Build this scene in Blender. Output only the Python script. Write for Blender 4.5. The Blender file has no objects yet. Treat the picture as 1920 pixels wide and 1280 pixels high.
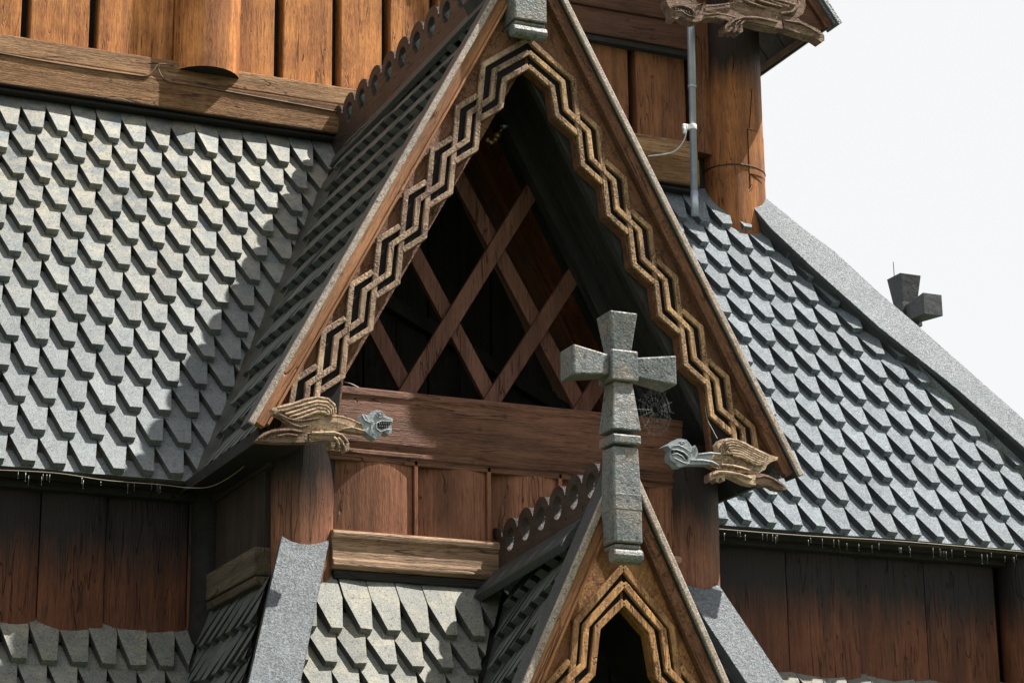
import bpy, bmesh, math, random
from mathutils import Vector, Matrix
from mathutils.geometry import tessellate_polygon
random.seed(7)
V = Vector
PI = math.pi
scene = bpy.context.scene
COL = scene.collection

# ------------------------------------------------------------------ camera
CAMP = V((0, 0, 1.7)); FPX = 4494.6
yaw, pit, rol = math.radians(24.514), math.radians(16.179), math.radians(-.707)
fw = V((math.sin(yaw)*math.cos(pit), math.cos(yaw)*math.cos(pit), math.sin(pit)))
r0 = V((math.cos(yaw), -math.sin(yaw), 0)); u0 = r0.cross(fw)
rt = r0*math.cos(rol) + u0*math.sin(rol); up = -r0*math.sin(rol) + u0*math.cos(rol)
cam = bpy.data.objects.new('camera', bpy.data.cameras.new('camera')); COL.objects.link(cam)
cam.matrix_world = Matrix(((rt.x, up.x, -fw.x, CAMP.x), (rt.y, up.y, -fw.y, CAMP.y), (rt.z, up.z, -fw.z, CAMP.z), (0, 0, 0, 1)))
cam.data.sensor_width = 36; cam.data.lens = FPX/1920*36; cam.data.clip_end = 3000; cam.data.clip_start = .1
scene.camera = cam

def at(x, y, v, ax=1):
    """point of the wall plane Y=v (or X=v) that the surveyed photo position (x, y) lies on"""
    d = rt*((x-960)/FPX) - up*((y-640)/FPX) + fw
    return CAMP + d*((v-CAMP[ax])/d[ax])

# ------------------------------------------------------------------ materials
MATS = {}; GW = .80; GT = .68
class NT:
    def __init__(s, name):
        m = bpy.data.materials.new(name); m.use_nodes = True
        s.m = m; s.t = m.node_tree; s.b = s.t.nodes['Principled BSDF']; MATS[name] = m
    def n(s, typ, **kw):
        nd = s.t.nodes.new(typ)
        for k, v in kw.items():
            if k in nd.inputs: nd.inputs[k].default_value = v
            else: setattr(nd, k, v)
        return nd
    def l(s, a, b): s.t.links.new(a, b)
    def math(s, op, a, b=None, clamp=False):
        nd = s.n('ShaderNodeMath', operation=op); nd.use_clamp = clamp
        for i, q in enumerate((a, b)):
            if q is None: continue
            if isinstance(q, (int, float)): nd.inputs[i].default_value = q
            else: s.l(q, nd.inputs[i])
        return nd.outputs[0]
    def mix(s, f, a, b, mode='MIX'):
        nd = s.n('ShaderNodeMix', data_type='RGBA', blend_type=mode)
        for i, q in ((0, f), (6, a), (7, b)):
            if isinstance(q, (int, float)): nd.inputs[i].default_value = q
            elif isinstance(q, (tuple, list)): nd.inputs[i].default_value = (*q, 1)
            else: s.l(q, nd.inputs[i])
        return nd.outputs[2]
    def coords(s, rot=(0, 0, 0), scale=(1, 1, 1), island=True):
        tc = s.n('ShaderNodeTexCoord'); mp = s.n('ShaderNodeMapping')
        src = tc.outputs['Object']
        if any(rot):
            m0 = s.n('ShaderNodeMapping'); m0.inputs['Rotation'].default_value = rot; s.l(src, m0.inputs[0]); src = m0.outputs[0]
        mp.inputs['Scale'].default_value = scale
        if island:
            g = s.n('ShaderNodeNewGeometry'); w = s.math('MULTIPLY', g.outputs['Random Per Island'], 37.0)
            cx = s.n('ShaderNodeCombineXYZ'); s.l(w, cx.inputs[0]); s.l(w, cx.inputs[1]); s.l(w, cx.inputs[2])
            va = s.n('ShaderNodeVectorMath', operation='ADD'); s.l(mp.outputs[0], va.inputs[0]); s.l(cx.outputs[0], va.inputs[1])
            s.l(src, mp.inputs[0]); s.rnd = g.outputs['Random Per Island']
            return va.outputs[0]
        s.l(src, mp.inputs[0]); return mp.outputs[0]
    def noise(s, vec, scale, detail=4, rough=.55, dist=0):
        nd = s.n('ShaderNodeTexNoise'); nd.inputs['Scale'].default_value = scale; nd.inputs['Detail'].default_value = detail
        nd.inputs['Roughness'].default_value = rough; nd.inputs['Distortion'].default_value = dist
        s.l(vec, nd.inputs['Vector']); return nd.outputs['Fac']
    def ramp(s, f, a, b):
        nd = s.n('ShaderNodeMapRange'); nd.inputs['From Min'].default_value = a; nd.inputs['From Max'].default_value = b
        nd.clamp = True; s.l(f, nd.inputs['Value']); return nd.outputs[0]
    def bump(s, h, dist, strength=1.0, prev=None):
        nd = s.n('ShaderNodeBump'); nd.inputs['Distance'].default_value = dist; nd.inputs['Strength'].default_value = strength
        s.l(h, nd.inputs['Height'])
        if prev is not None: s.l(prev, nd.inputs['Normal'])
        return nd.outputs[0]

def wood(name, axis, c1, c2, crack=(.02, .012, .008), tar=None, rough=.62, grain=1.0, crust=0.0, spec=.35, tint=.35, tarcol=(.012, .011, .011), tarrough=.5):
    """grain runs along axis: 'x','y','z' or an angle in radians of a board lying in the XZ plane
    tar = (axis index, where weathered tar ends, where it is full) : old tar that the rain has not washed off"""
    s = NT(name); c1 = [q*GW for q in c1]; c2 = [q*GW for q in c2]
    if axis == 'x': rot, sc = (0, 0, 0), (1, 14, 14)
    elif axis == 'y': rot, sc = (0, 0, 0), (14, 1, 14)
    elif axis == 'z': rot, sc = (0, 0, 0), (14, 14, 1)
    else: rot, sc = (0, axis, 0), (1, 14, 14)
    v = s.coords(rot, sc)
    g1 = s.noise(v, 1.6, 6, .6, .6); g2 = s.noise(v, 7.0, 5, .65, .2)
    iso = s.coords((0, 0, 0), (1, 1, 1)); blot = s.noise(iso, 5.0, 4, .6)
    f = s.math('ADD', s.math('MULTIPLY', g1, .55), s.math('MULTIPLY', blot, .45))
    col = s.mix(s.ramp(f, .38, .62), c1, c2)
    col = s.mix(s.ramp(g2, .48, .68), col, s.mix(.75, col, crack))
    fine = s.noise(v, 26, 3, .6)
    col = s.mix(s.math('MULTIPLY', s.ramp(fine, .42, .72), .6), col, [min(1, q*1.35) for q in c2])
    # checks (thin drying cracks along the grain)
    ck = s.noise(v, 1.1, 2, .4, 1.5); ckm = s.math('SUBTRACT', 1.0, s.ramp(s.math('ABSOLUTE', s.math('SUBTRACT', ck, .5)), .0, .012), True)
    ckm = s.math('MULTIPLY', ckm, s.ramp(s.noise(iso, 2.2, 2), .44, .54))
    col = s.mix(s.math('MULTIPLY', ckm, .85), col, crack)
    col = s.mix(s.math('MULTIPLY', s.ramp(s.noise(v, .55, 3, .6, .4), .46, .66), .55), col, [q*.42 for q in c1])
    # per board tint
    br = s.math('ADD', s.math('MULTIPLY', s.rnd, tint), 1-tint*.5)
    hs = s.n('ShaderNodeHueSaturation'); s.l(br, hs.inputs['Value']); s.l(col, hs.inputs['Color']); col = hs.outputs[0]
    # dark nail / knot specks
    vo = s.n('ShaderNodeTexVoronoi'); vo.inputs['Scale'].default_value = 5.0; s.l(iso, vo.inputs['Vector'])
    kn = s.math('SUBTRACT', 1.0, s.ramp(vo.outputs['Distance'], .05, .085), True)
    col = s.mix(s.math('MULTIPLY', kn, .6), col, crack)
    rgh = rough; nrm = None
    hgt = s.math('ADD', s.math('MULTIPLY', g2, .6), s.math('MULTIPLY', fine, .4))
    hgt = s.math('SUBTRACT', hgt, s.math('MULTIPLY', ckm, .9))
    if tar:
        raw = s.n('ShaderNodeTexCoord'); sp = s.n('ShaderNodeSeparateXYZ'); s.l(raw.outputs['Object'], sp.inputs[0])
        q = s.math('ADD', sp.outputs[tar[0]], s.math('MULTIPLY', s.math('SUBTRACT', s.noise(v, .9, 5, .7), .5), abs(tar[2]-tar[1])*1.6))
        tm = s.ramp(q, tar[1], tar[2]) if tar[2] > tar[1] else s.math('SUBTRACT', 1.0, s.ramp(q, tar[2], tar[1]))
        if len(tar) > 3: tm = s.math('MULTIPLY', tm, tar[3])
        col = s.mix(tm, col, tarcol)
        rr = s.math('ADD', s.math('MULTIPLY', tm, tarrough-rough), rough); s.l(rr, s.b.inputs['Roughness']); rgh = None
    nrm = s.bump(hgt, .011*grain, 1.0)
    if crust:
        c3 = s.ramp(s.noise(iso, 6.5, 5, .65), .5, .64); col = s.mix(s.math('MULTIPLY', c3, .7), col, (c1[0]*.75, c1[1]*.68, c1[2]*.85))
        cr = s.noise(iso, 78, 3, .75); cr2 = s.noise(iso, 9, 3, .6); cm = s.ramp(cr2, .38, .6)
        hh = s.math('MULTIPLY', s.ramp(cr, .35, .65), cm)
        nrm = s.bump(hh, .006*crust, 1.0, nrm)
        col = s.mix(s.math('MULTIPLY', s.math('MULTIPLY', s.math('SUBTRACT', 1.0, s.ramp(cr, .36, .48), True), cm), .9), col, crack)
        col = s.mix(s.math('MULTIPLY', s.math('MULTIPLY', s.ramp(cr, .54, .66), cm), .45), col, [min(1, q*1.7) for q in c2])
    s.l(col, s.b.inputs['Base Color'])
    if rgh is not None: s.b.inputs['Roughness'].default_value = rgh
    s.b.inputs['Specular IOR Level'].default_value = spec
    s.l(nrm, s.b.inputs['Normal'])
    return s.m

def tarred(name, c1, c2, speck=(.02, .02, .02), pebble=1.0, rough=.42, spec=.5, scale=1.0, warm=None, warmamt=.5, speckamt=.8, island=True, edge=None, warmz=None, spark=.35):
    s = NT(name); c1 = [q*GT for q in c1]; c2 = [q*GT for q in c2]; warm = [q*GT for q in warm] if warm else None
    iso = s.coords((0, 0, 0), (1, 1, 1), island)
    if island: rnd = s.rnd
    big = s.noise(iso, 3.2, 4, .6); med = s.noise(iso, 16, 4, .6); peb = s.noise(iso, 130*scale, 3, .6); peb2 = s.noise(iso, 300*scale, 2, .5)
    col = s.mix(s.ramp(s.math('ADD', s.math('MULTIPLY', big, .5), s.math('MULTIPLY', med, .5)), .38, .62), c1, c2)
    if warm:
        wf = s.math('MULTIPLY', s.ramp(s.noise(iso, 7, 5, .7), .40 if warmz else .48, .60 if warmz else .66), warmamt)
        if warmz:
            raw = s.n('ShaderNodeTexCoord'); sx = s.n('ShaderNodeSeparateXYZ'); s.l(raw.outputs['Object'], sx.inputs[0])
            wf = s.math('MULTIPLY', wf, s.ramp(s.math('ADD', sx.outputs[2], s.math('MULTIPLY', s.math('SUBTRACT', big, .5), 1.6)), warmz[0], warmz[1]))
        col = s.mix(wf, col, warm)
    sp = s.noise(iso, 60*scale, 4, .7)
    col = s.mix(s.math('MULTIPLY', s.math('SUBTRACT', 1.0, s.ramp(sp, .36, .44), True), speckamt), col, speck)
    sp2 = s.noise(iso, (150 if spark < .5 else 105)*scale, 2, .6); col = s.mix(s.math('MULTIPLY', s.ramp(sp2, .50, .66), spark), col, [min(1, q*2.1) for q in c2]); col = s.mix(s.math('MULTIPLY', s.math('SUBTRACT', 1.0, s.ramp(sp2, .32, .47), True), min(1, spark*1.25)), col, [q*.35 for q in c1])  # light and dark flecks; spark paints pebble glints into the colour
    if island:
        hs = s.n('ShaderNodeHueSaturation'); s.l(s.math('ADD', s.math('MULTIPLY', rnd, .3), .85), hs.inputs['Value']); s.l(col, hs.inputs['Color']); col = hs.outputs[0]
    s.l(col, s.b.inputs['Base Color'])
    rr = s.math('ADD', s.math('MULTIPLY', med, .25), rough-.12); s.l(rr, s.b.inputs['Roughness'])
    s.b.inputs['Specular IOR Level'].default_value = spec
    h = s.math('ADD', s.math('MULTIPLY', peb, .65), s.math('MULTIPLY', peb2, .35))
    s.l(s.bump(med, .012, .5, s.bump(h, .0045*pebble, 1.0)), s.b.inputs['Normal'])
    return s.m

def plain(name, c, rough=.5, metal=0, spec=.5, nb=0.0, c2=None, ns=20):
    s = NT(name); iso = s.coords((0, 0, 0), (1, 1, 1), False); f = s.noise(iso, ns, 4, .6)
    s.l(s.mix(s.ramp(f, .35, .65), c, c2 or [q*.7 for q in c]), s.b.inputs['Base Color'])
    s.b.inputs['Roughness'].default_value = rough; s.b.inputs['Metallic'].default_value = metal; s.b.inputs['Specular IOR Level'].default_value = spec
    if nb: s.l(s.bump(f, nb), s.b.inputs['Normal'])
    return s.m

SL = math.atan(1.867)      # main gable pitch
SL2 = math.atan(2.11)      # porch gable pitch
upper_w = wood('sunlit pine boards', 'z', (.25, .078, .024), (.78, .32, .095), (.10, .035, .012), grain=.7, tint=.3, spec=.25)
upperd_w = wood('shaded brown boards', 'z', (.14, .05, .02), (.27, .11, .045), (.04, .015, .008), grain=.8, tint=.3, spec=.25, tar=(2, 7.60, 7.40, .6))  # browner wood, darkened further to put the right-hand boards' shade in the colour
header_w = wood('dark header beam', 'x', (.085, .034, .018), (.16, .066, .033), spec=.3)
beam_w = wood('weathered pale beam', 'x', (.36, .18, .085), (.60, .36, .19), (.06, .03, .015), grain=2.2, tint=.2, spec=.2, rough=.75)
beamlow_w = wood('rough weathered sill', 'x', (.30, .14, .06), (.55, .32, .16), (.03, .016, .01), grain=3.6, tint=.2, spec=.2, rough=.8, tar=(2, 7.29, 7.262))
post_up_w = wood('weathered corner post', 'z', (.27, .095, .032), (.54, .215, .068), (.04, .018, .01), grain=1.2, tar=(2, 7.98, 8.25, .95), spec=.25)
wall_w = wood('red brown box boards', 'z', (.20, .078, .042), (.36, .155, .085), (.06, .022, .012), grain=.8, tint=.2, spec=.25)
tie_w = wood('red brown tie beam', 'x', (.17, .075, .047), (.30, .14, .088), (.05, .02, .012), grain=1.6, tint=.15, spec=.25)
sill_w = wood('pale ochre sill', 'x', (.37, .225, .135), (.62, .41, .26), (.05, .03, .018), grain=1.6, tint=.15, spec=.2)
sidesill_w = wood('mossy side sill', 'y', (.14, .112, .078), (.25, .20, .14), (.02, .016, .01), grain=3.0, tint=.1, spec=.2)
post_w = wood('red brown round post', 'z', (.20, .08, .045), (.36, .155, .085), (.05, .02, .012), grain=.9, tar=(2, 4.10, 4.42, .95), spec=.25)
side_w = wood('tarred side boards', 'z', (.035, .025, .02), (.06, .042, .033), grain=1.2, spec=.3)
aisle_w = wood('tarred aisle boards', 'z', (.12, .040, .020), (.20, .072, .034), (.015, .009, .007), grain=.9, tint=.35, tar=(2, 3.98, 4.26, .95), spec=.25)
black_w = wood('black tarred wood', 'x', (.016, .015, .015), (.028, .026, .025), grain=1.2, spec=.3)
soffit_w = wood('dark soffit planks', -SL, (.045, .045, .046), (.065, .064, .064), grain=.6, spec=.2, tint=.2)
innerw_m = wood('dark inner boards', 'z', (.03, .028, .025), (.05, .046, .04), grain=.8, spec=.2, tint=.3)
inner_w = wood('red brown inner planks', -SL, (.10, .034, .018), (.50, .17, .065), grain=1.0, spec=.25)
lattice_w = wood('brown lattice bars', 'z', (.20, .088, .062), (.29, .135, .095), grain=.5, tint=.1, spec=.25)
crest_w = wood('dark crest wood', 'y', (.05, .034, .028), (.09, .06, .05), (.01, .008, .007), grain=1.0, crust=.6, spec=.45, rough=.45)
bargeL_w = wood('brown barge panel', SL, (.20, .085, .048), (.36, .18, .085), (.04, .02, .014), grain=.9, crust=.9, spec=.3)
bargeR_w = wood('brown barge panel right', -SL, (.15, .062, .034), (.28, .13, .06), (.03, .015, .012), grain=.9, crust=.5, spec=.3)
stripL_w = wood('orange fascia', SL, (.40, .17, .075), (.55, .27, .13), (.08, .03, .02), grain=.6, spec=.25)
fret_w = wood('golden fretwork', 'z', (.26, .145, .075), (.72, .46, .235), (.05, .03, .02), grain=.9, crust=1.6, tint=.45, spec=.25, rough=.7)
fretL_w = wood('pinkish crusted fretwork', 'z', (.30, .18, .125), (.70, .50, .34), (.05, .03, .025), grain=.9, crust=2.0, tint=.4, spec=.25, rough=.75)
fret2_w = wood('orange fretwork', 'z', (.28, .13, .055), (.62, .34, .14), (.06, .03, .018), grain=1.0, crust=.25, tint=.5, spec=.25)
bargeP_w = wood('amber barge panel', SL2, (.30, .12, .035), (.52, .25, .08), (.06, .025, .012), grain=.8, crust=.15, spec=.35, rough=.5)
recess_m = plain('shadow and crack black', (.012, .010, .010), .8, spec=.2)  # near-black paints deep shade in the fretwork gaps; also mouths and cracks
fretblack = recess_m
shing_m = tarred('grey tarred shingle', (.14, .165, .18), (.215, .24, .25), (.025, .025, .022), pebble=1.0, rough=.5, spec=.45, warm=(.40, .37, .28), warmamt=.95, warmz=(5.2, 6.6))
shing_f = tarred('beige grey tarred shingle', (.175, .185, .17), (.26, .265, .24), (.03, .026, .02), pebble=1.0, rough=.55, spec=.35, warm=(.38, .345, .25), warmamt=.8)
shing_b = tarred('sheen tinted tarred shingle', (.145, .182, .213), (.23, .272, .308), (.015, .017, .02), pebble=3.0, rough=.36, spec=.8, speckamt=.5, spark=.75)  # blue, bright base puts the right roof's tar sheen into the colour
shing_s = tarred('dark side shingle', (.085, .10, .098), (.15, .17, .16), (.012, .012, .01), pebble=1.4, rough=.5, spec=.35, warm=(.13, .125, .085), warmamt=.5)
side_m = tarred('shaded shake edges', (.06, .064, .06), (.10, .105, .095), (.015, .014, .012), pebble=1.6, rough=.55, spec=.3)  # side faces darkened beyond the tar tone, to hold the facets' shade
sideb_m = tarred('blue shaded shake edges', (.05, .056, .064), (.085, .092, .10), (.012, .012, .012), pebble=2.0, rough=.5, spec=.4)  # same shade put into the sides on the right roof
sides_m = tarred('dark shaded shake edges', (.010, .011, .010), (.022, .022, .018), (.01, .01, .01), pebble=1.4, rough=.55, spec=.3)  # near-black sides paint the shade in the gaps
tar_m = tarred('pebbly tarred board', (.105, .13, .15), (.17, .198, .22), (.02, .02, .02), pebble=3.6, rough=.38, spec=.7, spark=.5, scale=.75, speckamt=.7)
tarside_m = tarred('dark tarred board', (.05, .06, .06), (.085, .095, .095), (.01, .01, .01), pebble=1.6, rough=.5, spec=.4)
cap_m = tarred('speckled grey cap', (.33, .275, .23), (.56, .47, .40), (.06, .05, .045), pebble=1.6, rough=.55, spec=.35, warm=(.46, .30, .20), warmamt=.8)
cross_m = tarred('pitted grey cross', (.13, .146, .150), (.20, .215, .215), (.02, .018, .015), pebble=1.1, rough=.42, spec=.5, scale=.6, warm=(.32, .23, .15), warmamt=.6, island=False)
deck_m = plain('dark roof deck', (.02, .018, .016), .9)
valley_m = tarred('glossy tarred valley board', (.03, .034, .034), (.07, .07, .06), (.01, .01, .01), pebble=1.2, rough=.32, spec=.6, warm=(.22, .17, .09), warmamt=.35)
dragon_m = wood('carved tan wood', 'x', (.42, .27, .175), (.86, .62, .42), (.05, .03, .022), grain=1.0, crust=1.0, spec=.25, rough=.7, tint=.1)
dragondk_m = wood('crusty brown wood', 'x', (.21, .13, .09), (.44, .29, .20), (.04, .025, .02), grain=1.0, crust=1.6, spec=.25, rough=.8, tint=.1)
head_m = plain('pale grey painted wood', (.30, .33, .355), .5, c2=(.17, .19, .21), nb=.004, ns=60)
pipe_m = plain('zinc pipe', (.42, .45, .52), .42, .6, c2=(.34, .37, .43), ns=9)
cable_m = plain('brown cable', (.16, .10, .06), .6)
wire_m = plain('dull wire', (.30, .25, .20), .5)
white_m = plain('white clip', (.75, .75, .75), .5)
blackrod = plain('thin black wire', (.03, .03, .03), .5)
web_m = plain('pale web silk', (.55, .55, .55), .4)
brass_m = plain('old brass', (.42, .25, .12), .3, .6)
eavewood_m = wood('mossy eave edge', 'x', (.07, .055, .03), (.15, .12, .065), grain=2, spec=.4, rough=.5, crust=.8)
eaveY_m = wood('mossy eave edge side', 'z', (.10, .075, .04), (.20, .155, .085), grain=2, spec=.4, rough=.5, crust=.4)
glass_m = plain('amber tar drop', (.10, .10, .095), .25, spec=.5)

# ------------------------------------------------------------------ mesh helpers
class MB:
    def __init__(s): s.v = []; s.f = []; s.mi = []; s.sm = []
    def add(s, vs, fs, m=0, smooth=False):
        o = len(s.v); s.v += [tuple(q) for q in vs]
        for f in fs: s.f.append([i+o for i in f]); s.mi.append(m); s.sm.append(smooth)
    def box(s, x0, x1, y0, y1, z0, z1, m=0):
        s.frame(V((x0, y0, z0)), V((x1-x0, 0, 0)), V((0, y1-y0, 0)), V((0, 0, z1-z0)), m)
    def frame(s, o, a, b, c, m=0):
        o, a, b, c = V(o), V(a), V(b), V(c)
        vs = [o, o+a, o+a+b, o+b, o+c, o+a+c, o+a+b+c, o+b+c]
        fs = [(0, 3, 2, 1), (4, 5, 6, 7), (0, 1, 5, 4), (1, 2, 6, 5), (2, 3, 7, 6), (3, 0, 4, 7)]
        if a.cross(b).dot(c) < 0: fs = [f[::-1] for f in fs]
        s.add(vs, fs, m)
    def prism(s, pts, O, A, B, D, m=0, mside=None):
        """polygon pts (a,b) in frame O,A,B pushed along vector D"""
        O, A, B, D = V(O), V(A), V(B), V(D); n = len(pts)
        if A.cross(B).dot(D) < 0: pts = pts[::-1]
        area = sum(pts[i][0]*pts[(i+1) % n][1]-pts[(i+1) % n][0]*pts[i][1] for i in range(n))
        if area < 0: pts = pts[::-1]
        if A.cross(B).dot(D) < 0: pts = pts[::-1]
        lo = [O+A*a+B*b for a, b in pts]; hi = [q+D for q in lo]
        flip = (A.cross(B).dot(D) < 0)
        fs = [list(range(n))[::-1], list(range(n, 2*n))]
        if flip: pass
        s.add(lo+hi, fs, m)
        o = len(s.v)-2*n
        for i in range(n):
            s.f.append([o+i, o+(i+1) % n, o+n+(i+1) % n, o+n+i]); s.mi.append(m if mside is None else mside); s.sm.append(False)
    def holes(s, loops, O, A, B, D, m=0, smooth_holes=True):
        O, A, B, D = V(O), V(A), V(B), V(D)
        l3 = [[V((a, b, 0)) for a, b in lp] for lp in loops]
        tris = tessellate_polygon(l3); flat = [q for lp in loops for q in lp]; n = len(flat)
        lo = [O+A*a+B*b for a, b in flat]; hi = [q+D for q in lo]
        s.add(lo+hi, [tuple(t) for t in tris]+[tuple(i+n for i in t[::-1]) for t in tris], m)
        o = len(s.v)-2*n; k = 0
        for lp in loops:
            c = len(lp)
            for i in range(c):
                s.f.append([o+k+i, o+k+(i+1) % c, o+n+k+(i+1) % c, o+n+k+i]); s.mi.append(m); s.sm.append(smooth_holes)
            k += c
    def tube(s, pts, r, seg=8, m=0, cap=True, squash=None):
        pts = [V(p) for p in pts]; n = len(pts); rs = r if isinstance(r, (list, tuple)) else [r]*n
        ref = V((0, 0, 1)); vs = []
        for i, p in enumerate(pts):
            t = (pts[min(i+1, n-1)]-pts[max(i-1, 0)]).normalized()
            if squash is not None: a = V(squash); b = t.cross(a).normalized(); a = b.cross(t).normalized()
            else:
                q = ref if abs(t.dot(ref)) < .95 else V((1, 0, 0)); a = t.cross(q).normalized(); b = t.cross(a)
            for k in range(seg):
                an = 2*PI*k/seg; vs.append(p+(a*math.cos(an)+b*math.sin(an))*rs[i])
        fs = [(i*seg+k, i*seg+(k+1) % seg, (i+1)*seg+(k+1) % seg, (i+1)*seg+k) for i in range(n-1) for k in range(seg)]
        o = len(s.v); s.add(vs, fs, m, True)
        if cap: s.add([], []); s.f += [[o+k for k in range(seg)][::-1], [o+(n-1)*seg+k for k in range(seg)]]; s.mi += [m, m]; s.sm += [False, False]
    def ball(s, c, r, m=0, seg=10, rings=6):
        c = V(c); rr = r if isinstance(r, (tuple, list)) else (r, r, r); vs = []
        for i in range(rings+1):
            th = PI*i/rings
            for k in range(seg):
                ph = 2*PI*k/seg; vs.append(c+V((rr[0]*math.sin(th)*math.cos(ph), rr[1]*math.sin(th)*math.sin(ph), rr[2]*math.cos(th))))
        s.add(vs, [(i*seg+k, (i+1)*seg+k, (i+1)*seg+(k+1) % seg, i*seg+(k+1) % seg) for i in range(rings) for k in range(seg)], m, True)
    def build(s, name, mats, parent=None, bevel=0, seg=2, clips=(), angle=35):
        me = bpy.data.meshes.new(name); me.from_pydata(s.v, [], s.f)
        for m in (mats if isinstance(mats, (list, tuple)) else [mats]): me.materials.append(m)
        for i, p in enumerate(me.polygons): p.material_index = s.mi[i]; p.use_smooth = s.sm[i]
        bm = bmesh.new(); bm.from_mesh(me)
        for co, no in clips:       # keep the side the normal points away from
            bmesh.ops.bisect_plane(bm, geom=bm.verts[:]+bm.edges[:]+bm.faces[:], plane_co=co, plane_no=no, clear_outer=True)
        bmesh.ops.recalc_face_normals(bm, faces=bm.faces[:])
        bm.to_mesh(me); bm.free(); me.validate()
        ob = bpy.data.objects.new(name, me); COL.objects.link(ob); ob.parent = parent
        if bevel:
            b = ob.modifiers.new('bevel', 'BEVEL'); b.width = bevel; b.segments = seg; b.limit_method = 'ANGLE'; b.angle_limit = math.radians(angle); b.harden_normals = False
        return ob

def tag(o, label=None, cat=None, group=None, kind=None):
    if label: o['label'] = label
    if cat: o['category'] = cat
    if group: o['group'] = group
    if kind: o['kind'] = kind
    return o

def miter(path, w, closed=False):
    """2D strip of width w round a centre line"""
    n = len(path); L = []; R = []
    P = [V((a, b)) for a, b in path]
    for i in range(n):
        d1 = (P[i]-P[i-1]).normalized() if i > 0 else None
        d2 = (P[i+1]-P[i]).normalized() if i < n-1 else None
        if d1 is None: d1 = d2
        if d2 is None: d2 = d1
        n1 = V((-d1.y, d1.x)); n2 = V((-d2.y, d2.x)); m = (n1+n2).normalized(); k = (w/2)/max(.35, m.dot(n1))
        L.append(tuple(P[i]+m*k)); R.append(tuple(P[i]-m*k))
    return L, R
def strip(mb, path, w, O, A, B, D, m=0):
    L, R = miter(path, w)
    for i in range(len(path)-1):
        pass
    mb.prism(L+R[::-1], O, A, B, D, m)

def shingles(mb, O, U, S, N, pitch, row, ks, u0, u1, T=.036, phase=0.0, keep=None, tip=.42, butt_m=0, jit=1.0, base=0.0, toprow=None, starter=False, dim=False):
    """rows of tapered shakes; O lies on the plane of the butt tops, U along the rows, S up the slope"""
    O, U, S, N = V(O), V(U), V(S), V(N)
    for k in ks:
        n0 = int(math.floor((u0-phase)/pitch))-1; n1 = int(math.ceil((u1-phase)/pitch))+1
        for j in range(n0, n1):
            uc = phase+(j+(.5 if k % 2 else 0))*pitch
            if uc < u0 or uc > u1: continue
            s0 = base+k*row
            if keep and not keep(O+U*uc+S*(s0+row*.5)): continue
            g = lambda a: random.gauss(0, a)*jit
            du, ds, w = g(.003), g(.0055), pitch*(.982+g(.009)); wb = pitch*tip*(1+g(.09)); ht = g(.006)*min(1, pitch/.15); sk = g(.004); hh = abs(g(.002)); wr = row*(.97+g(.02))
            pts = [(-wb/2+sk, ds), (wb/2+sk, ds), (w/2, wr), (w/2, row*1.75), (-w/2, row*1.75), (-w/2, wr+g(.003))]
            Tt = T*(.42 if k == toprow else 1)
            if starter and k == ks[0]:
                c_ = uc+pitch*.5; ra = [(-pitch*.494, -.012+ds), (pitch*.494, -.012+g(.003)), (pitch*.494, row), (-pitch*.494, row)]
                tq = [O+U*(c_+a)+S*(s0+b)-N*(T*.98+b*T/row) for a, b in ra]
                mb.add(tq+[q-N*.02 for q in tq], [(0, 1, 2, 3), (0, 3, 7, 4), (1, 0, 4, 5), (2, 1, 5, 6)], 0)
                mb.mi[-1] = mb.mi[-2] = mb.mi[-3] = 1
            top = [O+U*(uc+du+a)+S*(s0+b)+N*(hh-b*Tt/row+ht*a/pitch*2) for a, b in pts]; bot = [q-N*T*(1+.0*i) for i, q in enumerate(top)]
            mb.add(top+bot, [(0, 1, 2, 5), (5, 2, 3, 4), (0, 5, 11, 6), (5, 4, 10, 11), (3, 2, 8, 9), (2, 1, 7, 8), (1, 0, 6, 7), (4, 3, 9, 10)], 0)
            for q_ in (2, 3, 4, 5, 7): mb.mi[-8+q_] = 1
            if dim: mb.mi[-2] = 1

# ------------------------------------------------------------------ frame of the building
XC = 4.985; FY = 10.6; APZ = 7.40; TG = 1.867; EZ = 4.56; EDX = (APZ-EZ)/TG
sS, cS = math.sin(SL), math.cos(SL)
NL = V((-sS, 0, cS)); NR = V((sS, 0, cS))            # outward normals of the gable slopes
SLv = V((cS, 0, sS)); SRv = V((-cS, 0, sS))          # up-slope vectors
RX = 0.0
AP = math.radians(57.3); aS, aC = math.sin(AP), math.cos(AP)
NA = V((0, -aS, aC)); SA = V((0, aC, aS)); OA = at(340, 905, 11.85)   # aisle roof, butt-top plane
valley_dirL = NL.cross(NA).normalized(); valley_dirR = NR.cross(NA).normalized()
if valley_dirL.z < 0: valley_dirL = -valley_dirL
if valley_dirR.z < 0: valley_dirR = -valley_dirR
def isect(N1, P1, N2, P2, x):
    """point with X=x on both planes"""
    # N1.y*y+N1.z*z = d1-N1.x*x
    a, b, c = N1.y, N1.z, N1.dot(P1)-N1.x*x; d, e, f = N2.y, N2.z, N2.dot(P2)-N2.x*x
    det = a*e-b*d; return V((x, (c*e-b*f)/det, (a*f-c*d)/det))

church = bpy.data.objects.new('stave_church', None); COL.objects.link(church); church.location = (0, 0, 0)
tag(church, 'old tarred wooden stave church with steep shingled gables, dragon carvings and roof cross', 'church')

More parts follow.
